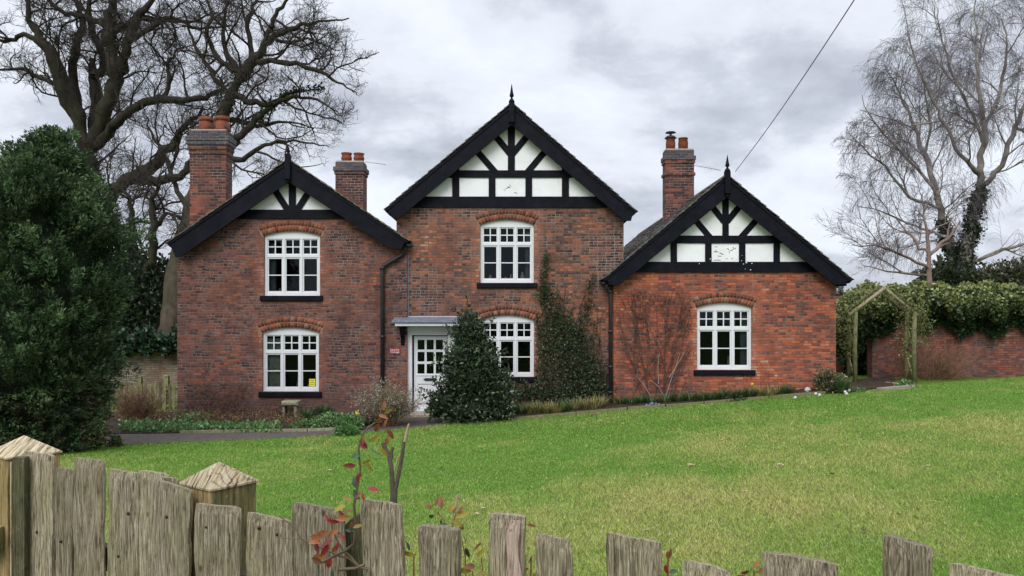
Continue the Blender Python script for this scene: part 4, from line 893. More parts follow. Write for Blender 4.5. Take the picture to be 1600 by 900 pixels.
# conifer: thousands of flat sprays on a lumpy column
def conifer():
    Y = 14.9; k = Y/FOC; T = empty('evergreen_conifer', (WX(55, Y), Y, float(gz(WX(55, Y), Y))), 'broad dark green conifer filling the left edge of the lawn', 'tree')
    prof_y = [198, 215, 240, 280, 330, 400, 470, 540, 600, 650, 700]; prof_r = [4, 20, 46, 76, 98, 108, 106, 98, 92, 88, 80]; prof_c = [86, 76, 68, 62, 58, 54, 50, 48, 46, 50, 58]
    mb = MB(); mb.tube([(WX(60, Y), Y, -1.2), (WX(62, Y), Y, 1.5), (WX(80, Y), Y, WZ(230, Y))], [0.16, 0.12, 0.03], 9); mb.build('trunk', M_oak, T)
    tips = []; n = 3900
    plumes = [(200+500*rng.random()**0.85, rng.uniform(0, 2*np.pi), rng.uniform(-.14, .40), rng.uniform(.24, .40), rng.uniform(.45, 1.35), rng.random()) for _ in range(460)]
    for i in range(n):
        pl = plumes[i % 460]; dv = rng.normal(size=2)*pl[3]*.45; py = pl[0]+dv[0]/k; r0 = np.interp(py, prof_y, prof_r)*k; a = pl[1]+dv[1]/max(r0, .2)
        if py < 200 or py > 700: continue
        bulge_ = pl[2]*(1-min(1, (dv[0]**2+dv[1]**2)/pl[3]**2)); r = np.interp(py, prof_y, prof_r); c = np.interp(py, prof_y, prof_c)
        lump = 1+0.10*math.sin(a*3+py*0.021)+0.09*math.sin(a*7+py*0.05+1)+0.07*math.sin(py*0.11+a*2)+rng.normal()*0.10
        rr = r*k*lump+bulge_; x = WX(c, Y)+rr*math.cos(a); y = Y+rr*1.0*math.sin(a); z = WZ(py, Y); tips.append((x, y, z, math.cos(a), math.sin(a), py, pl[4], pl[5]))
    tips = np.array(tips); Vs = []; Fs = []; Cs = []; b = 0
    PC = []; PD = []; PL = []; CC = []
    for (x, y, z, ca, sa, py, psh, phue) in tips:
        if y > Y+1.1 and rng.random() < 0.6: continue
        o = np.array([ca, sa, 0.0]); up = 0.75 if py < 600 else 0.1; d = unit(o*rng.uniform(0.4, 1.0)+np.array([0.12, 0, up])+rng.normal(size=3)*0.28)
        L = rng.uniform(0.32, 0.75); tip = np.array([x, y, z]); base = tip-d*L
        s = unit(np.cross(d, rng.normal(size=3))); u2 = np.cross(s, d)
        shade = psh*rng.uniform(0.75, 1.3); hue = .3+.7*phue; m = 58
        t = rng.random(m)**0.8; side = rng.choice([-1, 1], m)
        w = (1-t)*0.17+0.02
        ps = base+d*(t*L)[:, None]+s*(side*w*rng.random(m)*0.8)[:, None]+u2*(rng.normal(size=m)*0.035)[:, None]
        dd = d+s*(side*0.75)[:, None]+rng.normal(size=(m, 3))*0.25
        PC.append(ps); PD.append(dd); PL.append(rng.uniform(0.045, 0.098, m))
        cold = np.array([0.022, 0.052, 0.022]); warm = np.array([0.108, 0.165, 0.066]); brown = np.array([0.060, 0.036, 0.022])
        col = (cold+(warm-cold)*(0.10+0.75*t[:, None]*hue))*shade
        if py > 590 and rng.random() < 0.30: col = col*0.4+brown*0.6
        CC.append(col)
    PC = np.concatenate(PC); PD = np.concatenate(PD); PL = np.concatenate(PL); CC = np.concatenate(CC)
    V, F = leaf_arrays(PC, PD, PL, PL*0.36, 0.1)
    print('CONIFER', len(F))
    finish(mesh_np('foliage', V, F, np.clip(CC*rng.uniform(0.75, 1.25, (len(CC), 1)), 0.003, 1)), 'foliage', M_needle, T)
    # solid dark core added inside the foliage to block light passing through
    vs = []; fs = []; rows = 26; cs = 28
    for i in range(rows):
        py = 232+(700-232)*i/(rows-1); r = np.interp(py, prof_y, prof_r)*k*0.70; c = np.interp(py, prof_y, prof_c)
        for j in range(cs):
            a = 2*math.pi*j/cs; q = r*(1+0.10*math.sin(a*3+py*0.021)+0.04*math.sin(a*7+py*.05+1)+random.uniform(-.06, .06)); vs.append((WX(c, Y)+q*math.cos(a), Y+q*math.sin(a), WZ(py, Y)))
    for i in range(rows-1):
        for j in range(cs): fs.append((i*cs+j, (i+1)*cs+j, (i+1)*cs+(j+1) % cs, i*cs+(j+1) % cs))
    fs.append(tuple(range(cs))); mb = MB(); mb.add(vs, fs); mb.build('dark_core', plain('conifer_inner', (0.012, 0.018, 0.009), 0.95, 0.5, 6, 0.5, 0.02), T)
conifer()
# ------------------------------------------------------------------ boundary walls and old fence on the left
WLm = brick_mat('lichened_brick', [(0, (0.16, 0.13, 0.11)), (0.4, (0.27, 0.23, 0.18)), (0.7, (0.33, 0.31, 0.22)), (1, (0.40, 0.36, 0.30))], (0.24, 0.22, 0.19), (), 5, 0.3, 0.5, shift=0, header=99)
mb = MB(); Y = 25.0; mb.box(-30, WX(300, Y), Y, Y+0.35, -1.6, WZ(553, Y)); mb.box(-30, WX(300, Y), Y-0.04, Y+0.39, WZ(553, Y)+.002, WZ(549, Y))
mb.build('boundary_wall', WLm, label='old lichen-covered brick wall seen between evergreen and cottage', cat='wall')
def low_fence():
    Y = 22.6; T = empty('garden_fence', (WX(225, Y), Y, -1.0), 'old mossy paling fence beside the left corner of the cottage', 'fence')
    for px, h in ((180, 596), (217, 590), (259, 588)):
        mb = MB(); mb.box(WX(px-3.5, Y), WX(px+3.5, Y), Y, Y+0.11, -1.3, WZ(h, Y), jit=0.006); mb.lathe((WX(px, Y), Y+.055, WZ(h, Y)-.005), [(0.09, 0), (0.07, .03), (0.01, .04)], 4); mb.build('post', M_algae, T)
    for py in (608, 634):
        mb = MB(); mb.box(WX(165, Y), WX(277, Y), Y-0.045, Y-0.003, WZ(py+2, Y), WZ(py-2, Y), jit=0.004); mb.build('rail', M_algae, T)
    px = 168
    while px < 277:
        w = random.uniform(3.4, 4.6); mb = MB(); h = random.uniform(598, 603) if px > 235 or px < 200 else random.uniform(600, 605)
        x0, x1 = WX(px, Y), WX(px+w, Y); z = WZ(h, Y); mb.prism([(x0, -1.15), (x1, -1.15), (x1+random.uniform(-.01, .01), z), ((x0+x1)/2, z+.05), (x0, z)], Y-0.068, Y-0.047)
        mb.build('paling', M_damp if random.random() < .5 else M_algae, T); px += w+random.uniform(2.0, 4.2)
low_fence()
# ------------------------------------------------------------------ right garden wall, variegated ivy, arch
WRm = brick_mat('garden_wall_brick', [(0, (0.075, 0.045, 0.045)), (0.3, (0.15, 0.07, 0.06)), (0.55, (0.25, 0.09, 0.065)), (0.8, (0.36, 0.12, 0.075)), (1, (0.36, 0.22, 0.17))], (0.22, 0.17, 0.15), (), 6, 0.5, 0.35, shift=-0.03, header=5)
Y = 24.0; mb = MB(); x0 = WX(1363, Y); zt = WZ(500, Y)
mb.box(x0, 30, Y, Y+0.36, -0.8, zt); mb.box(x0, 30, Y-0.03, Y+0.39, zt+.002, zt+0.09)
mb.build('garden_wall', WRm, label='long red brick garden wall right of the wooden arch', cat='wall')
Y = 26.0; mb = MB(); mb.box(WX(1296, Y), WX(1327, Y), Y, Y+0.3, -0.8, WZ(462, Y)); mb.build('short_wall', WRm, label='short dark stretch of brick wall between cottage corner and arch', cat='wall')
# dark hedge filling the view through the arch
n = 4200; X_ = rng.uniform(1318, 1372, n); Y_ = rng.uniform(25.2, 27.0, n); pp = np.stack([WX(X_, Y_), Y_, WZ(rng.uniform(500, 612, n), Y_)], 1)
leafclump('hedge', pp, 0.16, 0.6, (0.030, 0.052, 0.018), 0.45, None, label='dark hedge seen through the wooden arch', cat='hedge')
def ivy_top():
    n = 30000; u = rng.random(n); X_ = 1306+ (1680-1306)*u
    top = 444+3*np.sin(X_*0.06)+3*np.sin(X_*0.17)+np.where(X_ < 1345, (1345-X_)*0.75, 0)-np.where((X_ > 1420) & (X_ < 1600), 0, 0)
    bot = np.interp(X_, [1306, 1325, 1345, 1363, 1380, 1410, 1440, 1480, 1520, 1560, 1600, 1680], [560, 560, 548, 535, 516, 505, 508, 512, 522, 518, 512, 512])+8*np.sin(X_*0.11)+5*np.sin(X_*0.37)
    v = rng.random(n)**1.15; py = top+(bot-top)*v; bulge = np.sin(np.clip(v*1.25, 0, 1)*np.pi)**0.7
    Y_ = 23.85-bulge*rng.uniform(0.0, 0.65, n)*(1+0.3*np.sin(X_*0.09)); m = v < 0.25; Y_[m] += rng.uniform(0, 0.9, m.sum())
    pp = np.stack([WX(X_, Y_), Y_, WZ(py, Y_)], 1); lit = np.clip(1.15-1.15*v+rng.normal(size=n)*0.28, 0, 1)  # leaf colour brightened towards the top as if lit, besides the variegation
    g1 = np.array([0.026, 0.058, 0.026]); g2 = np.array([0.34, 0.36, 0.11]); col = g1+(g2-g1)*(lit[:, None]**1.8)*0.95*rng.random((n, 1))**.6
    cr = (rng.random(n) < 0.06) & (v < .7); col[cr] = np.array([0.38, 0.40, 0.24])
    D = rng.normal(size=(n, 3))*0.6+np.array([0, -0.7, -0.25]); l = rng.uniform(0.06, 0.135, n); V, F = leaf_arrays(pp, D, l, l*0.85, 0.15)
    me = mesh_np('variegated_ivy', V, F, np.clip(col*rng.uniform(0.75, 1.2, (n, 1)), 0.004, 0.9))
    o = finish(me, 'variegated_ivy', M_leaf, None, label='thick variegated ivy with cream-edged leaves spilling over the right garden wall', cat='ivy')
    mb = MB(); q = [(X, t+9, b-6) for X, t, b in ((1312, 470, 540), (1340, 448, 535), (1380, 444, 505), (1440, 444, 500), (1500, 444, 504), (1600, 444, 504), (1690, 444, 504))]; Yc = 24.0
    mb.prism([(WX(a, Yc), WZ(c, Yc)) for a, b, c in q]+[(WX(a, Yc), WZ(b, Yc)) for a, b, c in q[::-1]], Yc-0.28, Yc+0.5); mb.build('dark_backing', plain('ivy_inner', (0.016, 0.022, 0.010), 0.95, 0.4, 6), o)  # solid dark core added behind the leaves, no stems modelled
ivy_top()
def garden_arch():
    Y1, Y2 = 22.0, 22.45; T = empty('garden_arch', (WX(1383, Y1), Y1, -0.3), 'weathered rustic pole arch with a pitched top beside the garden wall', 'arch')
    def pole(n, pts, r, m=M_algae): mb = MB(); mb.tube(pts, r, 9); mb.build(n, m, T)
    dy = Y2-Y1
    for px in (1336.5, 1429): pole('post', [P(px, 608, Y1), P(px-1.0, 545, Y1), P(px+.3, 487, Y1)], 0.062); x, y, z = P(px, 608, Y1); pole('post', [(x, Y2, z), (x+.02, Y2, WZ(487, Y1))], 0.055)
    for y, mm in ((Y1-0.02, M_picket), (Y2+.02, M_damp)):
        a, b, c = P(1326, 493, Y1), P(1383, 449, Y1), P(1436, 494, Y1)
        pole('rafter', [(a[0], y, a[2]), (b[0], y, b[2])], 0.05, mm); pole('rafter', [(b[0]-.03, y+.03, b[2]-.01), (c[0], y+.03, c[2])], 0.045, mm)
    for px in (1336.5, 1429):
        x = WX(px, Y1)
        for p0, p1 in ((505, 505), (556, 556), (598, 598), (507, 554), (554, 507), (558, 596), (596, 558)): pole('brace', [(x, Y1, WZ(p0, Y1)), (x+0.005, Y2, WZ(p1, Y1))], 0.022 if p0 != p1 else 0.03)
    # yellow-green climber on the arch
    pts = []
    for (a, b) in (((1322, 495), (1380, 452)), ((1384, 450), (1436, 490)), ((1418, 475), (1424, 560)), ((1428, 480), (1450, 540)), ((1328, 495), (1330, 560)), ((1440, 480), (1452, 520))):
        m = 420; t = rng.random(m); X_ = a[0]+(b[0]-a[0])*t+rng.normal(size=m)*5; Z_ = a[1]+(b[1]-a[1])*t+rng.normal(size=m)*6-2; Y_ = rng.uniform(Y1-.15, Y2+.25, m); pts.append(np.stack([WX(X_, Y1), Y_, WZ(Z_, Y1)], 1))
    leafclump('arch_climber', np.concatenate(pts), 0.075, 0.5, [(0.16, 0.19, 0.05), (0.09, 0.12, 0.03), (0.20, 0.18, 0.06)], 0.3, None, label='yellow-green climber twined over the rustic arch', cat='climber')
garden_arch()
def stems(name, ps, label, cat, mat, n, h, spread, r=0.008, Y=None, px=0, py=0, lean=0.3, twigs=3, leaves=None, xs=0.3, ys=0.15, parent=None):
    x0, y0, z0 = P(px, py, Y); T = empty(name, (x0, y0, z0), label, cat); paths = []; tips = []
    for i in range(n):
        a = rng.uniform(0, 2*np.pi); b = np.array([x0+math.cos(a)*xs*rng.random(), y0+math.sin(a)*ys*rng.random(), z0-0.05]); d = unit(np.array([math.cos(a)*lean*rng.random()*spread, math.sin(a)*lean*rng.random()*0.6, 1.0])); L = h*rng.uniform(0.6, 1.05)
        pts = [b]; 
        for k in range(6): d = unit(d+rng.normal(size=3)*0.15); pts.append(pts[-1]+d*L/6)
        pts = np.array(pts); paths.append((pts, np.linspace(r, r*0.4, 7))); tips.append(pts[3:])
        for k in range(twigs):
            j = rng.integers(2, 6); d2 = unit(d+rng.normal(size=3)*0.5); q = np.array([pts[j], pts[j]+d2*L*.15, pts[j]+d2*L*.28+np.array([0, 0, .03])]); paths.append((q, np.array([r*.6, r*.5, r*.3]))); tips.append(q[1:])
    V, F = tubes_np(paths, 4); finish(mesh_np('stems', V, F), 'stems', mat, T)
    if leaves:
        cnt, L, wd, col, sp_ = leaves; tp = np.concatenate(tips); pc = tp[rng.integers(0, len(tp), cnt)]+rng.normal(size=(cnt, 3))*sp_; leafclump('leaves', pc, L, wd, col, 0.3, T)
    return T
M_brownstem = plain('brown_stem', (0.20, 0.115, 0.065), 0.9, 0.4, 5, 0)
M_redstem = plain('reddish_stem', (0.16, 0.085, 0.060), 0.9, 0.4, 5, 0)
stems('dormant_shrub', 0, 'rounded brown leafless shrub in front of the old paling fence', 'shrub', M_brownstem, 190, 0.95, 1.0, 0.006, 19.6, 214, 658, 0.65, 5, (1500, .035, .5, (0.24, 0.17, 0.09), .03), 0.38, 0.3)
stems('wall_shrub', 0, 'tangle of reddish bare stems against the garden wall by the arch', 'shrub', M_brownstem, 75, 1.35, 1.0, 0.009, 23.3, 1458, 600, 1.3, 9, (300, .05, .5, (0.17, 0.10, 0.06), .05), 0.7, 0.2)
# ------------------------------------------------------------------ planting by the house
def bush(name, cs, Y, n, L, wd, col, label, cat='shrub', mat=None, core=(0.010, 0.014, 0.007), shell=0.5, up=0.5, corescale=0.62, var=0.4, shoots=0):
    base = P(cs[0][0], cs[0][1], Y); T = empty(name, (base[0], base[1], float(gz(base[0], base[1]))), label, cat)
    pp, dr = blob_pts(cs, n, Y, shell); leafclump('foliage', pp, L, wd, col, var, T, mat, outdir=dr*0.9, up=up)
    if shoots:
        paths = []; pc = []; k = Y/FOC
        for i in range(shoots):
            c = cs[rng.integers(0, len(cs))]; q = unit(rng.normal(size=3)); q[1] = -abs(q[1])*.6; q[2] += .35; q = unit(q); s0 = np.array(P(c[0], c[1], Y))+q*np.array([c[2]*k, c[4], c[3]*k])*.7
            L_ = rng.uniform(.22, .48); e_ = s0+q*L_+np.array([0, 0, .05]); paths.append((np.array([s0, (s0+e_)/2-np.array([0, 0, .015]), e_]), np.array([.006, .005, .003])))
            t_ = rng.uniform(.35, 1, 16)[:, None]; pc.append(s0+(e_-s0)*t_)
        V, F = tubes_np(paths, 4); finish(mesh_np('branches', V, F), 'branches', M_twig, T); leafclump('shoot_leaves', np.concatenate(pc), L*.9, wd, col, var, T, mat, up=.6)
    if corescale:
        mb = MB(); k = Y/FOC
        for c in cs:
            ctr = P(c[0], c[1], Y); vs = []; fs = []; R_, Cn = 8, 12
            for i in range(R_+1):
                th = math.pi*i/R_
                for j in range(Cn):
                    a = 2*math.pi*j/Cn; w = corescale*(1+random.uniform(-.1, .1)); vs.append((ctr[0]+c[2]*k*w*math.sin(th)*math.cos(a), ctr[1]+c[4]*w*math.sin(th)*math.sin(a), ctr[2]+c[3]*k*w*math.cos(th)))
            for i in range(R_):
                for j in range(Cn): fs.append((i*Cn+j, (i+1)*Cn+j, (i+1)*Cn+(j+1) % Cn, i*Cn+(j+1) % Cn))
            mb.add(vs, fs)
        mb.build('dark_core', plain(name+'_inner', core, 0.95, 0.4, 7), T)  # solid near-black core filling each leaf blob
    return T
DK = [(0.030, 0.060, 0.028), (0.050, 0.088, 0.040), (0.095, 0.135, 0.065), (0.022, 0.038, 0.020)]
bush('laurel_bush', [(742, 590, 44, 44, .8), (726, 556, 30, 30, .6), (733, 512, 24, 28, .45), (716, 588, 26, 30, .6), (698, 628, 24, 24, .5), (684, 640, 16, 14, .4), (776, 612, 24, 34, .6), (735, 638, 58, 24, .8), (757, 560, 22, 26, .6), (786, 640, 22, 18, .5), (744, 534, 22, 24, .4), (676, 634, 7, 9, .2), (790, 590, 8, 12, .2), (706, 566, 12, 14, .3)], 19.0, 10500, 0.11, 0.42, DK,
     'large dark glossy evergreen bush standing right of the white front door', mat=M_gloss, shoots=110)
pp, dr = blob_pts([(738, 500, 22, 18, .4)], 700, 19.2); 
def climber_dark():
    n = 9500; pts = []
    segs = [((853, 400), (848, 470), 6, 500), ((850, 450), (880, 520), 16, 1100), ((885, 500), (890, 600), 40, 3600), ((900, 560), (930, 620), 34, 1900), ((820, 612), (900, 626), 20, 2100), ((790, 606), (850, 615), 14, 900), ((925, 430), (915, 500), 6, 260), ((900, 590), (948, 628), 20, 1300), ((915, 560), (940, 600), 14, 500), ((845, 500), (850, 600), 12, 900), ((870, 520), (905, 540), 30, 1300)]
    for a, b, s, m in segs:
        t = rng.random(m); X_ = a[0]+(b[0]-a[0])*t+np.clip(rng.normal(size=m), -1.9, 1.9)*s*0.62; Z_ = a[1]+(b[1]-a[1])*t+rng.normal(size=m)*s*0.42+6*np.sin(X_*.35)
        Z_ = np.minimum(Z_, 640); d = 0.06+0.30*np.clip((Z_-500)/130, 0, 1)
        keep = ~((X_ > 748) & (X_ < 836) & (Z_ < 592)); Y_ = YM-rng.random(m)*d-0.02
        pts.append(np.stack([WX(X_, Y_), Y_, WZ(Z_, Y_)], 1)[keep])
    P_ = np.concatenate(pts); o = empty('wall_climber', P(880, 640, YM-.2), 'dark small-leaved evergreen climber on the middle gable wall right of the lower window', 'climber')
    leafclump('foliage', P_, 0.062, 0.6, [(0.045, 0.078, 0.036), (0.075, 0.118, 0.052), (0.140, 0.170, 0.088), (0.070, 0.070, 0.045)], 0.35, o, outdir=np.array([0, -0.8, 0.2]))
    paths = []
    for i in range(30):
        x = rng.uniform(850, 930); p = [np.array(P(x, 640, YM-.05))]; top = rng.uniform(410, 560)
        for k in range(9): x += rng.normal()*5; p.append(np.array(P(x, 640+(top-640)*(k+1)/9, YM-.03)))
        paths.append((np.array(p), np.linspace(.012, .004, 10)))
    V, F = tubes_np(paths, 4); finish(mesh_np('stems', V, F), 'stems', M_twig, o)
climber_dark()
def bare_climber():
    T = empty('bare_climber', P(1030, 622, YR-.1), 'bare twining climber trained on the orange brick wall left of the right-hand window', 'climber'); paths = []; pc = []
    def walk(x, z, dx, dz, n, r, lv):
        p = [np.array(P(x, z, YR-.04))]
        for k in range(n):
            dx += rng.normal()*0.9; dz += rng.normal()*0.7; x += dx; z += dz
            if x < 963 or x > 1082 or z < 452 or z > 622: break
            p.append(np.array(P(x, z, YR-.03-rng.random()*.05)))
            if lv < 2 and rng.random() < 0.33: walk(x, z, dx+rng.normal()*4, dz+rng.normal()*3, max(4, n-k-2), r*.6, lv+1)
            if z < 590 and rng.random() < 0.22: pc.append(p[-1]+rng.normal(size=(3, 3))*np.array([.07, .03, .07]))
        if len(p) > 2: paths.append((np.array(p), np.linspace(r, max(.003, r*.4), len(p))))
    for i in range(12): walk(rng.uniform(985, 1062), 620, rng.normal()*2.5, -9-rng.random()*3, 18, 0.011, 0)
    V, F = tubes_np(paths, 4); finish(mesh_np('stems', V, F), 'stems', plain('dark_climber_stem', (0.10, 0.060, 0.048), .9, .3, 6, 0), T)
    cl = [(1000, 465), (1003, 495), (1030, 475), (1062, 495), (1012, 520), (1045, 520)]
    for a, b in cl: m = 30; pc.append(np.stack([WX(a+rng.normal(size=m)*5, YR), YR-.03-rng.random(m)*.08, WZ(b+rng.normal(size=m)*8, YR)], 1))
    leafclump('dead_leaves', np.concatenate(pc), 0.05, 0.6, [(0.085, 0.048, 0.032), (0.06, 0.05, 0.03), (0.12, 0.06, 0.035)], 0.3, T)
    pth = []
    for l in ([(1017, 620), (1005, 600), (995, 588), (996, 578)], [(1040, 620), (1048, 595), (1057, 570), (1062, 552)], [(1036, 618), (1030, 605), (1018, 595)], [(1046, 590), (1055, 575), (1070, 550)], [(1029, 600), (1028, 575), (1029, 555)]):
        p = np.array([P(a, b, YR-.12) for a, b in l]); pth.append((p, np.linspace(.014, .007, len(l))))
    V, F = tubes_np(pth, 5); finish(mesh_np('pale_stems', V, F), 'pale_stems', plain('pale_stem', (0.27, 0.21, 0.18), .8, .2, 6, 0), T)
    # thin bare growth on the left-hand wall
    T = empty('sparse_creeper', P(330, 645, YL-.06), 'sparse brown creeper at the foot of the left wing wall', 'climber'); paths = []
    for i in range(26):
        x = rng.uniform(285, 385); z = 645.0; p = [np.array(P(x, z, YL-.03))]; dx = rng.normal()*2
        for k in range(9):
            dx += rng.normal()*1.2; x += dx; z -= rng.uniform(2, 8); x = min(max(x, 280), 402); p.append(np.array(P(x, z, YL-.02-rng.random()*.04)))
        paths.append((np.array(p), np.linspace(.008, .003, 10)))
    V, F = tubes_np(paths, 4); finish(mesh_np('stems', V, F), 'stems', M_redstem, T)
    m = 420; pc = np.stack([WX(rng.uniform(290, 392, m), YL), YL-.03-rng.random(m)*.08, WZ(598+rng.random(m)*46, YL)], 1); leafclump('leaves', pc, 0.045, 0.6, [(0.04, 0.06, 0.02), (0.10, 0.06, 0.04)], 0.3, T)
bare_climber()
stems('silver_shrub', 0, 'loose grey-green twiggy shrub left of the front door step', 'shrub', M_brownstem, 130, 1.05, 1.0, 0.006, 18.6, 606, 664, 1.15, 6, (6500, .052, .38, [(0.27, 0.29, 0.20), (0.17, 0.19, 0.12), (0.34, 0.33, 0.25), (0.20, 0.15, 0.10)], .07), 0.25, 0.25)
bush('variegated_shrub', [(1300, 598, 30, 17, .4), (1290, 592, 18, 16, .35), (1312, 604, 20, 12, .35)], 19.9, 2200, 0.07, 0.5, [(0.16, 0.18, 0.08), (0.07, 0.10, 0.035), (0.28, 0.26, 0.14), (0.12, 0.08, 0.05)], 'low cream and green shrub at the right corner of the cottage', corescale=0.5)
def tuft(px, py, Y, n, h, w, cols, name, label, cat, group=None, droop=0.35, rad=0.12, thing=True, wid=0.012):
    """arching strap leaves"""
    x0, y0, z0 = P(px, py, Y); V = []; F = []; C = []
    cols = np.array(cols)
    for i in range(n):
        a = rng.uniform(0, 2*np.pi); o = np.array([math.cos(a), math.sin(a), 0]); b = np.array([x0, y0, z0-.02])+o*rad*rng.random(); s = np.cross(o, (0, 0, 1)); L = h*rng.uniform(.6, 1.1); dr_ = rng.uniform(.4, 1.3)*droop
        c = cols[rng.integers(0, len(cols))]*rng.uniform(.7, 1.25); k0 = len(V)
        for j in range(5):
            t = j/4; p = b+o*(w*t*rng.uniform(.9, 1.1)+dr_*h*t*t*0.6)+np.array([0, 0, L*(t-dr_*t*t*0.9)]); ww = wid*(1-t*.85)
            V += [p-s*ww, p+s*ww]
            if j: F.append((k0+2*j-2, k0+2*j-1, k0+2*j+1, k0+2*j)); C.append(c)
    me = mesh_np(name, np.array(V), np.array(F), np.array(C)); return finish(me, name, M_leaf, None, label=label, cat=cat, group=group, origin=(x0, y0, z0))
ORD = ['first','second','third','fourth','fifth','sixth','seventh','eighth','ninth','tenth','eleventh','twelfth','thirteenth','fourteenth','fifteenth','sixteenth','seventeenth']
YG = [(0.24, 0.24, 0.07), (0.30, 0.25, 0.10), (0.12, 0.19, 0.05), (0.36, 0.28, 0.14)]; GG = [(0.05, 0.12, 0.03), (0.08, 0.16, 0.04), (0.04, 0.09, 0.03)]
for i, (px, py, cl) in enumerate([(828, 647, 0), (842, 646, 0), (856, 646, 0), (870, 646, 0), (884, 643, 1), (898, 641, 0), (915, 640, 0), (928, 640, 0), (938, 637, 0), (815, 648, 1)]):
    tuft(px, py+2, ground_at(px, py+4)[1]+.25, 120, .46, .17, YG if cl == 0 else GG, 'daylily_clump', ['leftmost', 'second from left', 'third from left', 'fourth from left', 'fifth from left', 'sixth from left', 'third from right', 'second from right', 'rightmost', 'far left green'][i]+' strap-leaved clump in the bed under the dark climber', 'plant', 'yellowing strap-leaved clumps below the middle wall')
for i, (px, py, cl) in enumerate([(972, 634, 1), (985, 634, 1), (1000, 632, 1), (1020, 632, 1), (1042, 630, 1), (1060, 629, 1), (1078, 628, 0), (1098, 627, 1), (1112, 626, 1), (1128, 624, 0), (1140, 624, 1), (1156, 622, 1), (1172, 621, 1), (1186, 620, 0), (1202, 620, 0), (1216, 618, 1), (1230, 616, 1)]):
    tuft(px, py+1, ground_at(px, py+3)[1]+.2, 110, .40, .15, YG if cl == 0 and i % 3 else GG, 'bulb_foliage', ORD[i]+' low clump of bulb leaves from the drainpipe along the right wing bed', 'plant', 'bulb foliage along the right wing bed')
tuft(1317, 611, 19.4, 120, .50, .12, GG, 'iris_clump', 'bright green strap-leaved clump beside the cream and green corner shrub', 'plant')
def carpet(name, segs, L, wd, cols, label, h=0.16, up=0.9, cat='ground cover', kind='stuff', mat=None):
    pts = []
    for (xa, xb, ya, yb, n) in segs:
        for i in range(n):
            g = ground_at(rng.uniform(xa, xb), rng.uniform(ya, yb)); pts.append((g[0], g[1], g[2]+rng.random()*h))
    leafclump(name, np.array(pts), L, wd, cols, 0.3, None, mat, up=up, label=label, cat=cat, kind=kind)
LG = [(0.11, 0.22, 0.07), (0.15, 0.27, 0.09), (0.08, 0.17, 0.05), (0.20, 0.31, 0.13)]
carpet('ground_cover', [(188, 300, 665, 678, 1500), (300, 440, 668, 677, 1300), (276, 330, 650, 660, 400)], .075, .7, LG, 'low fresh green edging plants along the left bed')
carpet('dead_growth', [(180, 300, 648, 664, 1300), (300, 430, 648, 667, 3200), (420, 475, 650, 672, 1100)], .06, .35, [(0.20, 0.11, 0.055), (0.14, 0.07, 0.04), (0.24, 0.17, 0.09)], 'rust-brown dead perennial growth in the left bed', h=.22)
carpet('fallen_leaves', [(180, 470, 648, 674, 500), (700, 960, 645, 655, 260)], .06, .6, [(0.22, 0.12, 0.06), (0.16, 0.10, 0.06)], 'scattered brown fallen leaves on the flower beds', h=.04, up=.1)
def mound(px, py, rx, ry, n, label, cols=LG, L=.07, name='perennial_mound', Y=None, group=None, wd=.55):
    g = ground_at(px, py+ry*.8); Y = g[1]+0.1; k = Y/FOC; q = unit(rng.normal(size=(n, 3))); q[:, 2] = np.abs(q[:, 2]); r = .5+.5*rng.random((n, 1))
    pp = np.array([g[0], Y, g[2]-.02])+q*r*np.array([rx*k, rx*k*.7, ry*1.7*k]); leafclump(name, pp, L, wd, cols, .3, None, outdir=q*.8, up=.5, label=label, cat='plant', group=group)
mound(470, 664, 20, 9, 500, 'small fresh green mound right of the stone slab'); mound(455, 650, 11, 6, 200, 'tiny green rosette in front of the little stone slab', LG[:1]+[(0.05, .11, .05)])
mound(515, 658, 38, 15, 1500, 'broad leafy green clump in the middle of the left bed'); mound(545, 660, 25, 16, 1000, 'leafy green clump below the yellow daffodil')
mound(500, 645, 26, 10, 600, 'dark green foliage clump against the left wing wall', [(0.03, .06, .02), (0.05, .09, .03)]); mound(540, 673, 21, 11, 800, 'feathery green clump spilling over the path edge', [(0.07, .17, .04), (0.11, .22, .06)], .06)
mound(230, 668, 26, 10, 500, 'leafy green clump below the brown leafless shrub'); mound(300, 655, 20, 9, 350, 'green clump in front of the left corner of the house'); mound(345, 668, 24, 8, 400, 'spreading green clump at the path edge below the creeper'); mound(580, 655, 20, 12, 500, 'mid green clump at the right end of the left bed')
mound(400, 645, 10, 5, 120, 'small green plant against the left wall under the window')
mound(1418, 600, 16, 7, 350, 'small green plant at the foot of the right arch post'); mound(1345, 610, 12, 5, 200, 'small green plant at the foot of the left arch post')
mound(1150, 622, 22, 6, 260, 'dark soil-coloured low plant in the right bed', [(0.03, .045, .02), (0.06, .05, .03)]); mound(178, 690, 10, 12, 260, 'yellow-green tuft at the foot of the evergreen', [(0.07, .12, .03), (.12, .16, .04)])
tuft(478, 652, 19.3, 50, .34, .10, GG, 'leafy_tuft', 'dark green grassy tuft beside the stone slab', 'plant'); tuft(505, 644, 20.0, 50, .34, .10, GG, 'leafy_tuft', 'dark grassy tuft left of the daffodil by the left wall', 'plant')
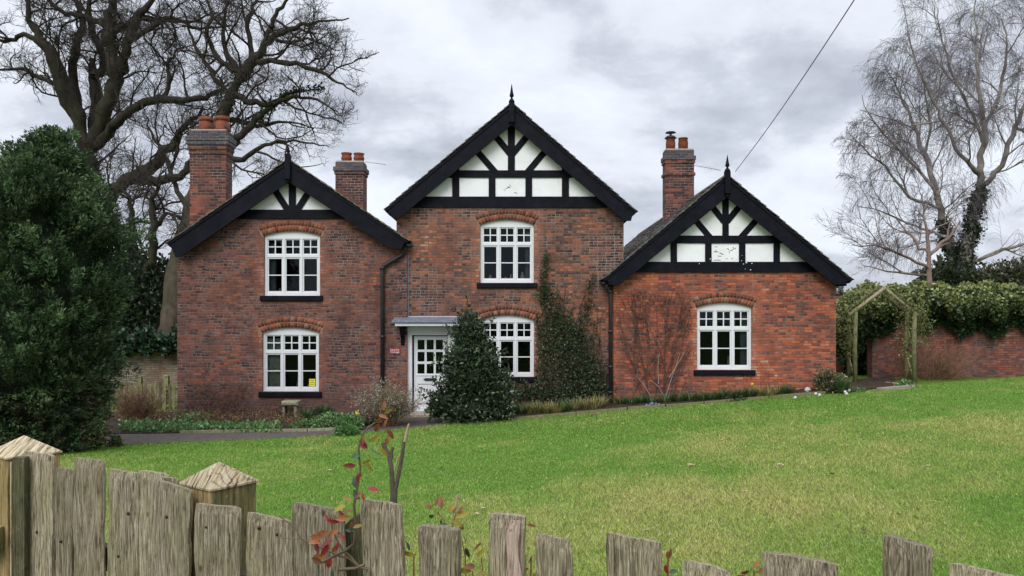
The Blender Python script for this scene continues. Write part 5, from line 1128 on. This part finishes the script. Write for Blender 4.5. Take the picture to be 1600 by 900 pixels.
# flowers
M_petal = plain('daffodil_petal', (0.85, 0.60, 0.02), 0.5, .1, 9, 0); M_wpet = plain('white_petal', (0.80, 0.78, 0.80), 0.5, .05, 9, 0); M_ppet = plain('lilac_petal', (0.32, 0.26, 0.55), 0.5, .2, 9, 0); M_green = plain('flower_stem', (0.07, 0.14, 0.04), .6, .2, 9, 0)
def flower(name, px, py, Y, r, mat, label, cat='flower', stem=.28, group=None):
    x, y, z = P(px, py, Y); T = empty(name, (x, y, z-stem), label, cat, group); mb = MB(); mb.tube([(x, y, z-stem), (x+.01, y, z-stem*.5), (x, y-.01, z)], .006, 5); mb.build('stem', M_green, T)
    mb = MB()
    for i in range(6):
        a = i*math.pi/3; c, s = math.cos(a), math.sin(a); c2, s2 = math.cos(a+.45), math.sin(a+.45); c3, s3 = math.cos(a-.45), math.sin(a-.45)
        mb.add([(x, y-.01, z), (x+c2*r*.6, y-.03, z+s2*r*.6), (x+c*r, y-.02, z+s*r), (x+c3*r*.6, y-.03, z+s3*r*.6)], [(0, 1, 2, 3)])
    mb.lathe((x, y, z), [(0.001, 0)], 3) if False else mb.tube([(x, y-.01, z), (x, y-.05, z)], [r*.25, r*.42], 8)
    mb.build('petals', mat, T)
flower('daffodil', 558, 646, 18.3, .075, M_petal, 'single yellow daffodil in the left bed')
flower('marigold', 1175, 600, 20.1, .045, M_petal, 'tiny yellow flower by the wall below the right window')
for i, (a, b) in enumerate([(1274, 615), (1280, 617), (1320, 612), (1326, 610), (1322, 615), (985, 627), (978, 629), (1242, 621)]):
    flower('white_flower', a, b, ground_at(a, b+5)[1], .045, M_wpet, ['white flower just left of the bright green corner clump', 'white flower just below the pale corner stone', 'white flower right of the bright green corner clump', 'white flower nearest the left arch post', 'lowest white flower beside the left arch post', 'white flower above the lilac patch by the drainpipe', 'white flower nearest the right drainpipe', 'white flower in the grass edge left of the pale stone'][i], stem=.1, group='small white bed flowers')
for i in range(9): flower('lilac_flower', 1010+i*2.4, 632+random.uniform(-3, 3), 19.35, .035, M_ppet, 'tiny lilac flower in the small patch below the bare climber', stem=.1, group='lilac flowers below the bare climber')
# stones
def stone(px, py, Y, r, mat, label):
    x, y, z = P(px, py, Y); mb = MB(); vs = []; fs = []; R_, Cn = 6, 9
    for i in range(R_+1):
        for j in range(Cn):
            th = math.pi*i/R_; a = 2*math.pi*j/Cn; w = r*random.uniform(.82, 1.1); vs.append((x+w*math.sin(th)*math.cos(a), y+w*.8*math.sin(th)*math.sin(a), z+w*.85*math.cos(th)))
    for i in range(R_):
        for j in range(Cn): fs.append((i*Cn+j, (i+1)*Cn+j, (i+1)*Cn+(j+1) % Cn, i*Cn+(j+1) % Cn))
    mb.add(vs, fs, 0, False); mb.build('white_stone', mat, label=label, cat='stone')
M_wst = plain('white_quartz', (0.46, 0.45, 0.43), .8, .1, 9, .4)
stone(1262, 609, 20.0, .09, M_wst, 'pale rounded stone by the right corner of the cottage'); stone(1338, 610, 21.6, .07, M_wst, 'small white stone at the foot of the left arch post')
# dark planting bag among the white flowers
mb = MB(); Y = 19.4
# little stone slab on legs under the left window
Y = 20.05; zg = float(gz(WX(452, Y), Y))
T = empty('stone_slab_seat', (WX(453, Y), Y, zg), 'small stone slab raised on two stone legs under the lower left window', 'bench')
mb = MB(); mb.bev(WX(440.5, Y), WX(466.5, Y), Y-.08, Y+.30, WZ(634, Y), WZ(626.5, Y), .035); mb.build('slab', M_stone, T)
for a, b in ((441.5, 445), (459.5, 463.5)): mb = MB(); mb.bev(WX(a, Y), WX(b, Y), Y-.02, Y+.24, zg-.1, WZ(634.2, Y), .008); mb.build('leg', M_stone, T)
mb = MB()
for q in range(6): x = WX(446.8+q*2.3, Y); mb.box(x-.006, x+.006, Y+.10, Y+.115, zg+.02, WZ(634.2, Y))
mb.build('iron_grille', M_iron, T)
# stepping sleepers under the arch
for (a, b, c, d, l) in ((1385, 601, 1428, 606, 'upper weathered timber step just inside the wooden arch'), (1372, 611, 1420, 607, 'lower weathered timber step in front of the wooden arch')):
    edging('timber_step', [(a, b), (c, d)], l, .12, .08, M_step)
# telephone wire from beyond the camera to the right gable
mb = MB(); A = np.array(P(1149, 268, 20.9)); B = np.array(P(1313, 0, 9.0)); C = A+(B-A)*1.9
pts = [A+(C-A)*t+np.array([0, 0, -0.25*math.sin(math.pi*t)]) for t in np.linspace(0, 1, 24)]
mb.tube(pts, [0.0085-0.0035*t for t in np.linspace(0, 1, 24)], 5); mb.build('telephone_wire', M_crack, label='thin overhead telephone wire running down to the right gable', cat='wire')
# dark evergreen bushes beyond the garden wall
bush('far_shrub', [(1580, 430, 50, 26, 1.2), (1545, 440, 30, 18, 1.0), (1640, 425, 50, 34, 1.4)], 30, 3800, .16, .5, [(0.07, 0.075, 0.035), (0.10, 0.095, 0.05), (0.05, 0.06, 0.03)], 'olive-brown bush beyond the garden wall at the right edge', corescale=.4, shell=.3)
bush('far_ivy_bush', [(1478, 436, 46, 24, 1.0), (1530, 445, 40, 18, 1.0)], 31, 3000, .16, .5, [(0.02, 0.035, 0.014), (0.04, 0.05, 0.022)], 'dark ivy-covered bush around the foot of the birch', corescale=.4, shell=.3)
# distant tree line to close the horizon
mb = MB(); pts = []
nq = 26000; X_ = rng.uniform(-75, 75, nq); Y_ = rng.uniform(60, 66, nq); hh = 5.0+1.5*np.sin(X_*.21)+np.sin(X_*.53+1)+.6*np.sin(X_*1.3); Z_ = rng.random(nq)*hh-1
leafclump('distant_tree_belt', np.stack([X_, Y_, Z_], 1), .75, .6, [(0.05, 0.055, 0.035), (0.08, 0.07, 0.05), (0.04, 0.05, 0.03)], .3, None, label='distant tree belt on the horizon beyond the gardens', cat='trees', kind='stuff')
# ------------------------------------------------------------------ foreground picket fence
def fy(px): return 1.958/(1+0.000438*(px-800))
FT = empty('picket_fence', (-.18, 2.05, 0), 'weathered grey split-oak picket fence with pyramid-capped posts in the foreground', 'fence')
tx, ty = np.array([1, -.526])/math.hypot(1, .526), np.array([.526, 1])/math.hypot(1, .526)       # along and across the fence
ang = math.atan2(-.526, 1)
def picket(pl, pr, tl, tr, off=0.0, notch=None, th=0.022, mat=None, nails=(), wob=1.0, lean=0.0, flat=0.75):
    Yc = fy((pl+pr)/2)+off; x0, x1 = WX(pl, Yc), WX(pr, Yc); xc = (x0+x1)/2; a = ang*flat+rng.normal()*.05; off += rng.normal()*.005; w = (x1-x0-.0035)/(math.cos(a)-xc/Yc*math.sin(a))
    ztl, ztr = WZ(tl, Yc), WZ(tr, Yc); n = 7; rows = 30; zb = -0.06
    top = np.linspace(ztl, ztr, n)+rng.normal(size=n)*0.0012; top[0] -= .003; top[-1] -= .003
    if notch: top[int(notch[0]*n):int(notch[1]*n)] += notch[2]
    ph = rng.random(6)*6; ew = 0.0030*wob; V = []; zz = np.linspace(0, 1, rows)**0.8
    def edge(z, s): return ew*(math.sin(z*9+ph[0+s])+.6*math.sin(z*23+ph[2+s])+.4*math.sin(z*51+ph[4+s]))
    gr = rng.normal(size=n)*0.0015
    for layer in (0, 1):
        for j in range(rows):
            for i in range(n):
                f = i/(n-1); z = zb+(top[i]-zb)*zz[j]; u = (f-.5)*w+(edge(z, 0)*(1-f)+edge(z, 1)*f)*1.0+lean*(z-1.0)
                rnd = 0.006 if (i in (0, n-1)) else 0
                rt = 0.004 if j == rows-1 else 0
                v = (-th/2+rnd+rt+gr[i]+.001*math.sin(z*30+ph[i % 6])) if layer == 0 else th/2-rnd-rt
                V.append((xc+u*math.cos(a)-v*math.sin(a)*1.0, Yc+u*math.sin(a)+v*math.cos(a), z))
    F = []; N = rows*n
    for j in range(rows-1):
        for i in range(n-1):
            q = j*n+i; F += [(q, q+1, q+n+1, q+n), (N+q, N+q+n, N+q+n+1, N+q+1)]
        q = j*n; F.append((q, q+n, N+q+n, N+q)); q = j*n+n-1; F.append((q, N+q, N+q+n, q+n))
    for i in range(n-1): q = (rows-1)*n+i; F.append((q, q+1, N+q+1, N+q)); F.append((i, N+i, N+i+1, i+1))
    me = bpy.data.meshes.new('picket'); me.from_pydata([tuple(map(float, v)) for v in V], [], F)
    o = finish(me, 'picket', mat or M_picket, FT)
    # give every board its own origin so the grain differs
    cx, cy = xc-OFF[FT.name][0], Yc-OFF[FT.name][1]
    co = np.empty(len(me.vertices)*3, np.float32); me.vertices.foreach_get('co', co); co = co.reshape(-1, 3)-np.array([cx, cy, 0], np.float32); me.vertices.foreach_set('co', co.ravel()); o.location = (cx, cy, 0); OFF[o.name] = (OFF[FT.name][0]+cx, OFF[FT.name][1]+cy, OFF[FT.name][2])
    for k_, (a_, b_) in enumerate(nails):
        p = P(a_, b_, Yc); mb = MB(); u = ((p[0]-xc))/1.0; yy = Yc+u*math.tan(a)-th/2/math.cos(a)-.001
        vs = []; R_ = .0066
        for rr, dy in ((R_, 0.001), (R_*.8, -.002), (R_*.3, -.0035)):
            for q in range(9): t = 2*math.pi*q/9; vs.append((p[0]+rr*math.cos(t), yy+dy, p[2]+rr*math.sin(t)))
        fs = [(q+9*l, q+9*(l+1), (q+1) % 9+9*(l+1), (q+1) % 9+9*l) for l in range(2) for q in range(9)]+[tuple(range(18, 27))]
        mb.add(vs, fs, 0, True); mb.build('nail', M_rust, o)
    return o
M_rust = plain('rusted_nail', (0.05, 0.022, 0.015), .7, .3, 60, .2)
M_fresh = oldwood('fresh_split_wood', [(0.24, 0.16, 0.12), (0.40, 0.29, 0.23), (0.52, 0.40, 0.33), (0.58, 0.46, 0.38)], (0.34, 0.24, 0.19), .2)
PK = [(38, 85, 706, 709, 0, dict(nails=[(61, 830)])), (87, 117, 731, 733, .015, dict(nails=[(97, 845)])), (116, 164, 716, 718, 0, {}), (169, 219, 733, 738, 0, dict(nails=[(187, 868), (205, 800)])),
      (216, 262, 736, 738, .035, dict(wob=1.6)), (250, 279, 745, 748, .045, {}), (241, 298, 750, 762, -.012, dict(nails=[(262, 807)], wob=1.8)), (305, 376, 787, 792, -.01, dict(notch=(.15, .27, -.012), nails=[(324, 823)], flat=.4)),
      (385, 459, 802, 811, 0, dict(nails=[(405, 825), (437, 832)], lean=-.03)), (459, 540, 786, 795, .02, dict(lean=-.03, wob=1.5)), (566, 632, 783, 784, -.03, dict(lean=-.045)),
      (655, 718, 823, 823, 0, dict(lean=-.01, th=.035)), (762, 820, 803, 804, 0, dict(lean=.03, th=.03)), (836, 894, 835, 842, 0, dict(lean=-.04)), (946, 1036, 835, 843, 0, {}), (1068, 1146, 878, 887, 0, dict(lean=-.03)),
      (1190, 1308, 867, 874, 0, dict(th=.03)), (1375, 1460, 837, 853, 0, dict(th=.035)), (1484, 1610, 885, 897, 0, {})]
for pl, pr, tl, tr, off, kw in PK: picket(pl, pr, tl, tr, off, **kw)
picket(790, 816, 815, 812, -.019, th=.012, mat=M_fresh, lean=.03, wob=2)
def rail(z, h, off, px0, px1, mat):
    mb = MB(); p = []
    for px in (px0, px1):
        Y = fy(px)+off; p.append((WX(px, Y), Y))
    (xa, ya), (xb, yb) = p; nx, ny = ty*0.02
    vs = [(x+s*nx, y+s*ny, zz) for x, y in p for s in (-1, 1) for zz in (z-h/2, z+h/2)]
    mb.add(vs, [(0, 1, 3, 2), (4, 6, 7, 5), (0, 4, 5, 1), (2, 3, 7, 6), (0, 2, 6, 4), (1, 5, 7, 3)]); mb.build('rail', mat, FT)
rail(.74, .085, .075, 60, 1680, M_damp); rail(.28, .085, .075, 60, 1680, M_damp)
M_mosspost = oldwood('algae_stained_post', [(0.05, 0.035, 0.015), (0.11, 0.085, 0.035), (0.17, 0.135, 0.06), (0.24, 0.19, 0.09)], (0.07, 0.085, 0.02), 0.7, 0.6)
def post(pxc, Yp, s, rot, ztop, zcap, mat=M_post, mat2=None, nm='post', cap=True):
    x = WX(pxc, Yp); mb = MB(); h = s/2
    def ring(r, z): return [(x+r*(cx_*math.cos(rot)-cy_*math.sin(rot)), Yp+r*(cx_*math.sin(rot)+cy_*math.cos(rot)), z) for cx_, cy_ in ((-1, -1), (1, -1), (1, 1), (-1, 1))]
    v = ring(h-.003, -.1)+ring(h-.003, ztop-.002); mb.add(v, [(1, 2, 6, 5), (2, 3, 7, 6), (3, 0, 4, 7), (4, 5, 6, 7), (3, 2, 1, 0)]); mb.add([v[i] for i in (0, 1, 5, 4)], [(0, 1, 2, 3)], mi=1); po = mb.build(nm, [mat, mat2 or mat], FT)
    if cap:
        mb = MB(); v = ring(h+.004, ztop-.0)+ring(h+.004, ztop+.006)+[(x, Yp, zcap)]
        mb.add(v, [(0, 1, 5, 4), (1, 2, 6, 5), (2, 3, 7, 6), (3, 0, 4, 7), (4, 5, 8), (5, 6, 8), (6, 7, 8), (7, 4, 8), (3, 2, 1, 0)]); mb.build('cap', M_cap, po)
Yp = 2.62
post(342, Yp, .178, math.radians(55), WZ(768, 2.494), WZ(721, Yp), mat2=M_mosspost)
post(38, 3.02, .19, math.radians(53), WZ(717, 2.9), WZ(680, 3.02))
# thin batten beside the left post and the neighbouring fence's rail
Y = 2.86; mb = MB(); mb.box(WX(19, Y), WX(38, Y), Y, Y+.03, -.05, WZ(715, Y)); mb.box(WX(17, Y), WX(19, Y)-.001, Y-.004, Y+.028, -.05, WZ(722, Y), mi=1); mb.build('batten', [M_damp, M_cap], FT)
mb = MB(); mb.box(-3.6, WX(12, 2.93), 2.86, 2.92, WZ(861, 2.9), WZ(823, 2.9)); mb.build('rail', M_algae, FT)
# offcut post behind the rose
Y = 2.30; mb = MB(); mb.add([P(541, 905, Y), P(568, 905, Y), P(568, 800, Y), P(548, 812, Y), P(538, 822, Y)]+[(a, b+.05, c) for a, b, c in (P(541, 905, Y), P(568, 905, Y), P(568, 800, Y), P(548, 812, Y), P(538, 822, Y))],
      [(0, 1, 2, 3, 4), (9, 8, 7, 6, 5), (2, 7, 8, 3), (3, 8, 9, 4), (1, 6, 7, 2), (4, 9, 5, 0)]); mb.build('broken_post', M_damp, FT)
# ------------------------------------------------------------------ rose on the fence
def rose():
    Y = 2.10; T = empty('climbing_rose', P(540, 990, Y), 'climbing rose with young red and bronze leaves threaded through the picket fence', 'rose')
    def pth(l, r0, r1, dy=0): p = np.array([P(a, b, Y+dy+(0 if len(c) == 0 else c[0])) for a, b, *c in l]); return (p, np.linspace(r0, r1, len(p)))
    green = [pth([(540, 860), (553, 850), (556, 820), (553, 790), (560, 750), (563, 735), (560, 700), (566, 680), (575, 668), (590, 658), (598, 650)], .0042, .0018, .0), pth([(598, 655), (594, 645), (598, 635)], .002, .0015),
             pth([(500, 880), (520, 870), (540, 860)], .004, .004), pth([(436, 806), (462, 825), (470, 842), (500, 855), (528, 868), (545, 872), (560, 885), (576, 890)], .0018, .004), pth([(545, 872), (530, 850), (520, 830), (515, 805)], .003, .0018),
             pth([(440, 841), (470, 842)], .001, .0015), pth([(530, 890), (555, 888), (570, 882)], .005, .004), pth([(560, 885), (548, 870), (535, 858)], .004, .003)]
    V, F = tubes_np(green, 7); finish(mesh_np('young_stems', V, F, smooth=True), 'young_stems', plain('rose_stem', (0.11, 0.075, 0.045), .5, .3, 30, .1), T)
    dy = .26; woody = [pth([(612, 800), (614, 770), (612, 735), (608, 712), (598, 692)], .0085, .0062, dy), pth([(612, 718), (612, 705), (614, 699)], .006, .005, dy), pth([(616, 800), (618, 765), (626, 725), (630, 700), (632, 684)], .0075, .0055, dy)]
    V, F = tubes_np(woody, 8); finish(mesh_np('pruned_stems', V, F, smooth=True), 'pruned_stems', plain('old_rose_wood', (0.075, 0.062, 0.040), .8, .4, 40, .3), T)
    tan = [pth([(632, 690), (636, 672), (639, 662)], .0042, .003, dy-.01), pth([(615, 738), (622, 715), (628, 708)], .0028, .0024, dy), pth([(709, 802), (713, 785), (716, 771)], .005, .0036, .10)]
    md = plain('dry_shoot', (0.36, 0.25, 0.16), .8, .2, 30, .1)
    for q in tan: V, F = tubes_np([q], 7); finish(mesh_np('dry_shoot', V, F, smooth=True), 'dry_shoot', md, T)
    RD = (0.30, 0.035, 0.035); OR = (0.36, 0.13, 0.045); GO = (0.36, 0.27, 0.035); GRN = (0.060, 0.115, 0.060); BR = (0.24, 0.09, 0.04)
    L = [(592, 650, -15, 17, OR), (600, 645, 30, 14, GO), (598, 655, 200, 14, OR), (596, 640, 80, 15, OR), (590, 662, 250, 16, OR), (604, 672, 300, 20, OR), (600, 668, 70, 14, OR), (607, 682, 250, 14, OR),
         (574, 700, 160, 20, RD), (568, 696, 100, 13, RD), (580, 690, 40, 18, GO), (592, 702, -30, 20, GO), (578, 698, 300, 24, GRN), (562, 712, 200, 14, GRN), (555, 728, 170, 18, RD), (560, 740, 250, 14, RD), (572, 722, -40, 18, GO), (566, 724, 10, 14, GO),
         (566, 742, 200, 12, RD), (556, 762, 90, 18, GRN), (562, 780, 130, 19, GRN), (574, 764, -10, 18, RD), (566, 770, -60, 12, RD), (555, 778, 30, 12, RD), (548, 782, 150, 18, GO), (540, 790, 190, 20, GO), (552, 800, 170, 16, OR), (546, 808, 200, 22, OR), (550, 815, 250, 16, BR),
         (538, 812, 120, 16, RD), (530, 815, 170, 18, RD), (520, 818, 160, 20, RD), (512, 812, 130, 12, RD), (528, 828, 200, 20, OR), (514, 832, 190, 26, BR), (505, 838, 200, 22, OR), (520, 845, 170, 20, RD), (512, 850, 250, 22, RD), (530, 852, 230, 20, OR), (508, 868, 200, 26, OR),
         (518, 872, 240, 18, RD), (504, 880, 170, 22, BR), (520, 890, 260, 20, GRN), (540, 828, 0, 16, GRN), (548, 840, 60, 14, GRN), (526, 860, 100, 14, RD), (552, 825, 30, 16, GO), (540, 845, 130, 18, RD), (500, 848, 160, 18, OR), (498, 862, 120, 16, RD)]
    Lb = [(672, 795, 110, 12, OR), (680, 790, 60, 18, OR), (690, 795, 120, 20, OR), (700, 798, 40, 16, GO), (678, 805, 200, 14, GRN), (690, 812, 260, 16, GRN), (705, 812, -20, 20, GO), (712, 808, 20, 22, GO), (698, 818, 200, 20, GRN), (718, 818, -50, 16, GO), (708, 822, 230, 18, GRN), (716, 802, 70, 14, OR), (724, 838, -80, 14, RD), (728, 856, -60, 16, GRN), (684, 808, 90, 14, BR)]
    Lc = [(752, 850, 200, 18, OR), (756, 862, 220, 20, GO), (742, 885, 170, 18, BR), (736, 892, 200, 22, GO), (746, 896, 20, 18, GO), (648, 868, 170, 20, GO), (640, 860, 120, 14, GRN), (824, 820, -20, 14, OR), (832, 870, 250, 14, RD), (826, 888, 200, 18, OR), (834, 895, -60, 16, OR), (1042, 862, -40, 14, OR), (1046, 870, 60, 14, BR), (1040, 882, -70, 16, RD), (1046, 895, 30, 16, GRN), (1170, 892, 170, 14, RD), (1178, 888, 60, 14, OR), (1184, 896, 20, 16, OR), (1164, 898, 190, 14, RD)]
    V = []; F = []; C = []
    for lst, dy in ((L, -.055), (Lb, .09), (Lc, .06)):
        for a, b, th, ln, c in lst:
            Yl = fy(a)+dy-.03 if lst is Lc else (Y+dy)
            if lst is L and a > 556: Yl = Y-.01
            k = Yl/FOC*1.02; o = np.array(P(a, b, Yl)); t = math.radians(th+rng.normal()*12); d = np.array([math.cos(t), rng.normal()*.35, math.sin(t)]); d /= np.linalg.norm(d)
            s = unit(np.cross(d, np.array([0, -1, .3])+rng.normal(size=3)*.5)); u = np.cross(s, d); l = ln*k; w = l*rng.uniform(.20, .31); b0 = len(V); col = np.array(c)*rng.uniform(.42, .9)
            N_ = 6
            for i in range(N_+1):
                f = i/N_; hw = w*math.sin(math.pi*min(1, f*.96+.04))**.75*(1-.25*f); m = o+d*l*f-u*l*.30*f*f
                V += [m-s*hw+u*hw*.35, m, m+s*hw+u*hw*.35]
            for i in range(N_):
                q = b0+3*i; F += [(q, q+1, q+4, q+3), (q+1, q+2, q+5, q+4)]; C += [col, col*rng.uniform(.85, 1.1)]
    finish(mesh_np('leaves', np.array(V), np.array(F), np.array(C), smooth=True), 'leaves', M_leaf, T)
    st = [pth(l, .0022, .0016, d_) for l, d_ in (([(700, 840), (695, 815), (684, 800)], .09), ([(706, 840), (708, 815), (712, 804)], .09), ([(728, 900), (727, 870), (722, 845)], .06), ([(756, 905), (752, 870)], .0), ([(740, 905), (738, 892)], 0))]
    st += [(np.array([P(a, 960, fy(a)+.03), P(a+2, b, fy(a)+.03)]), np.array([.003, .002])) for a, b in ((1042, 862), (1176, 892), (828, 870), (645, 866))]
    V, F = tubes_np(st, 6); finish(mesh_np('side_shoots', V, F, smooth=True), 'side_shoots', plain('side_shoot', (0.20, 0.07, 0.045), .5, .3, 30, .1), T)
rose()
# ------------------------------------------------------------------ grass
def grass():
    WV = [(rng.uniform(0, 6.28), f, rng.uniform(0, 6.28)) for f in (.5, .7, 1.0, 1.4, 1.9, 2.6, 3.4, 4.6, 6.0, 8.0, 10.5, 14.0, 18.0) for _ in range(2)]
    def patch(X, Y):
        r = 0
        for a, f, ph in WV: r = r+np.sin((X*np.cos(a)+Y*np.sin(a))*f+ph+1.2*np.sin(X*f*.37+Y*f*.23+a))*f**-.35
        return 0.5+0.085*r
    def lawn_edge_px(px): return np.interp(px, [-200, 60, 160, 280, 400, 520, 600, 660, 700, 800, 900, 980, 1100, 1200, 1290, 1340, 1400, 1480, 1600, 1800], [702, 702, 697, 691, 687, 681, 673, 668, 663, 657.5, 649.5, 642, 632.5, 623.5, 617.5, 613, 606, 599, 589, 580])
    N = 1950000; yy = 3.2+(25.5-3.2)*rng.random(N)**1.5; half = yy*0.92+.6; xx = (rng.random(N)*2-1)*half
    z = gz(xx, yy); px = CX+FOC*xx/yy; py = CY-FOC*(z-EYE)/yy
    keep = (py > lawn_edge_px(px)+rng.normal(size=N)*0.5) & (px > -330) & (px < 1930); xx, yy, z, py = xx[keep], yy[keep], z[keep], py[keep]; n = len(xx)
    p = patch(xx, yy); fine = rng.random(n)
    h = (0.013+0.016*rng.random(n))*(0.75+0.5*p)*(1+0.04*yy); w = 0.0013+0.00050*yy
    a = rng.uniform(0, 2*np.pi, n); s = np.stack([np.cos(a), np.sin(a)*.4, np.zeros(n)], 1); b = np.stack([xx, yy, z-.004], 1)
    lean = np.stack([rng.normal(size=n), rng.normal(size=n), np.zeros(n)], 1)*(h*.6)[:, None]
    V = np.stack([b-s*w[:, None], b+s*w[:, None], b+lean+np.array([0, 0, 1])*h[:, None]], 1).reshape(-1, 3)
    F = (np.arange(n)*3)[:, None]+np.array([[0, 1, 2]])
    deep = np.array([0.155, 0.300, 0.045]); yel = np.array([0.39, 0.41, 0.115]); straw = np.array([0.50, 0.44, 0.22]); brn = np.array([0.16, 0.13, 0.06])
    dryness = np.clip((p-.5)*1.0+.27+.42*np.exp(-((xx-2.0)**2/4.5+(yy-7.0)**2/8))-.25*np.clip((yy-12)/6, 0, 1), 0, 1)
    c = deep+(yel-deep)*dryness[:, None]; m = fine < .03+.16*dryness**1.5; c[m] = straw; m2 = (fine > .975-.10*dryness**2); c[m2] = brn
    c = c*rng.uniform(.55, 1.50, (n, 1)); print('GRASS', n)
    finish(mesh_np('grass', V, F, c), 'grass', M_grass, None, label='short green lawn grass with yellow mossy patches', cat='grass', kind='stuff', origin=(0, 0, 0))
grass()
def litter():
    pts = [(1163, 773), (1118, 745), (1450, 732), (1515, 712), (1300, 745), (1285, 770), (1460, 790), (1405, 810), (1195, 805), (1220, 730), (1350, 835), (1080, 730), (870, 720), (980, 665), (973, 664), (1240, 640), (1500, 640), (1440, 668), (900, 745), (640, 735), (745, 808), (755, 800), (690, 735), (1010, 835), (1560, 700), (1350, 690), (515, 738), (1130, 690)]
    for i, (a, b) in enumerate(pts):
        g = ground_at(a, b); r = random.uniform(.014, .030)*(1+g[1]*.03); n = 9; vs = []; t0 = random.uniform(0, 6)
        for q in range(n): t = 2*math.pi*q/n; rr = r*(1+.35*math.cos(2*t)); vs.append((g[0]+rr*math.cos(t+t0), g[1]+rr*math.sin(t+t0)*.8, g[2]+.034+random.uniform(0, .018)))
        vs.append((g[0], g[1], g[2]+.034)); mb = MB(); mb.add(vs, [(q, (q+1) % n, n) for q in range(n)])
        mb.build('fallen_leaf', (M_dry, M_dark_leaf)[i % 3 == 1], label='small dry fallen leaf lying on the lawn', cat='leaf', group='dry leaves scattered on the lawn')
M_dry = plain('dry_leaf', (0.40, 0.27, 0.17), .8, .3, 30, .1); M_dark_leaf = plain('dark_dead_leaf', (0.07, 0.045, 0.03), .8, .3, 30, .1)
litter()
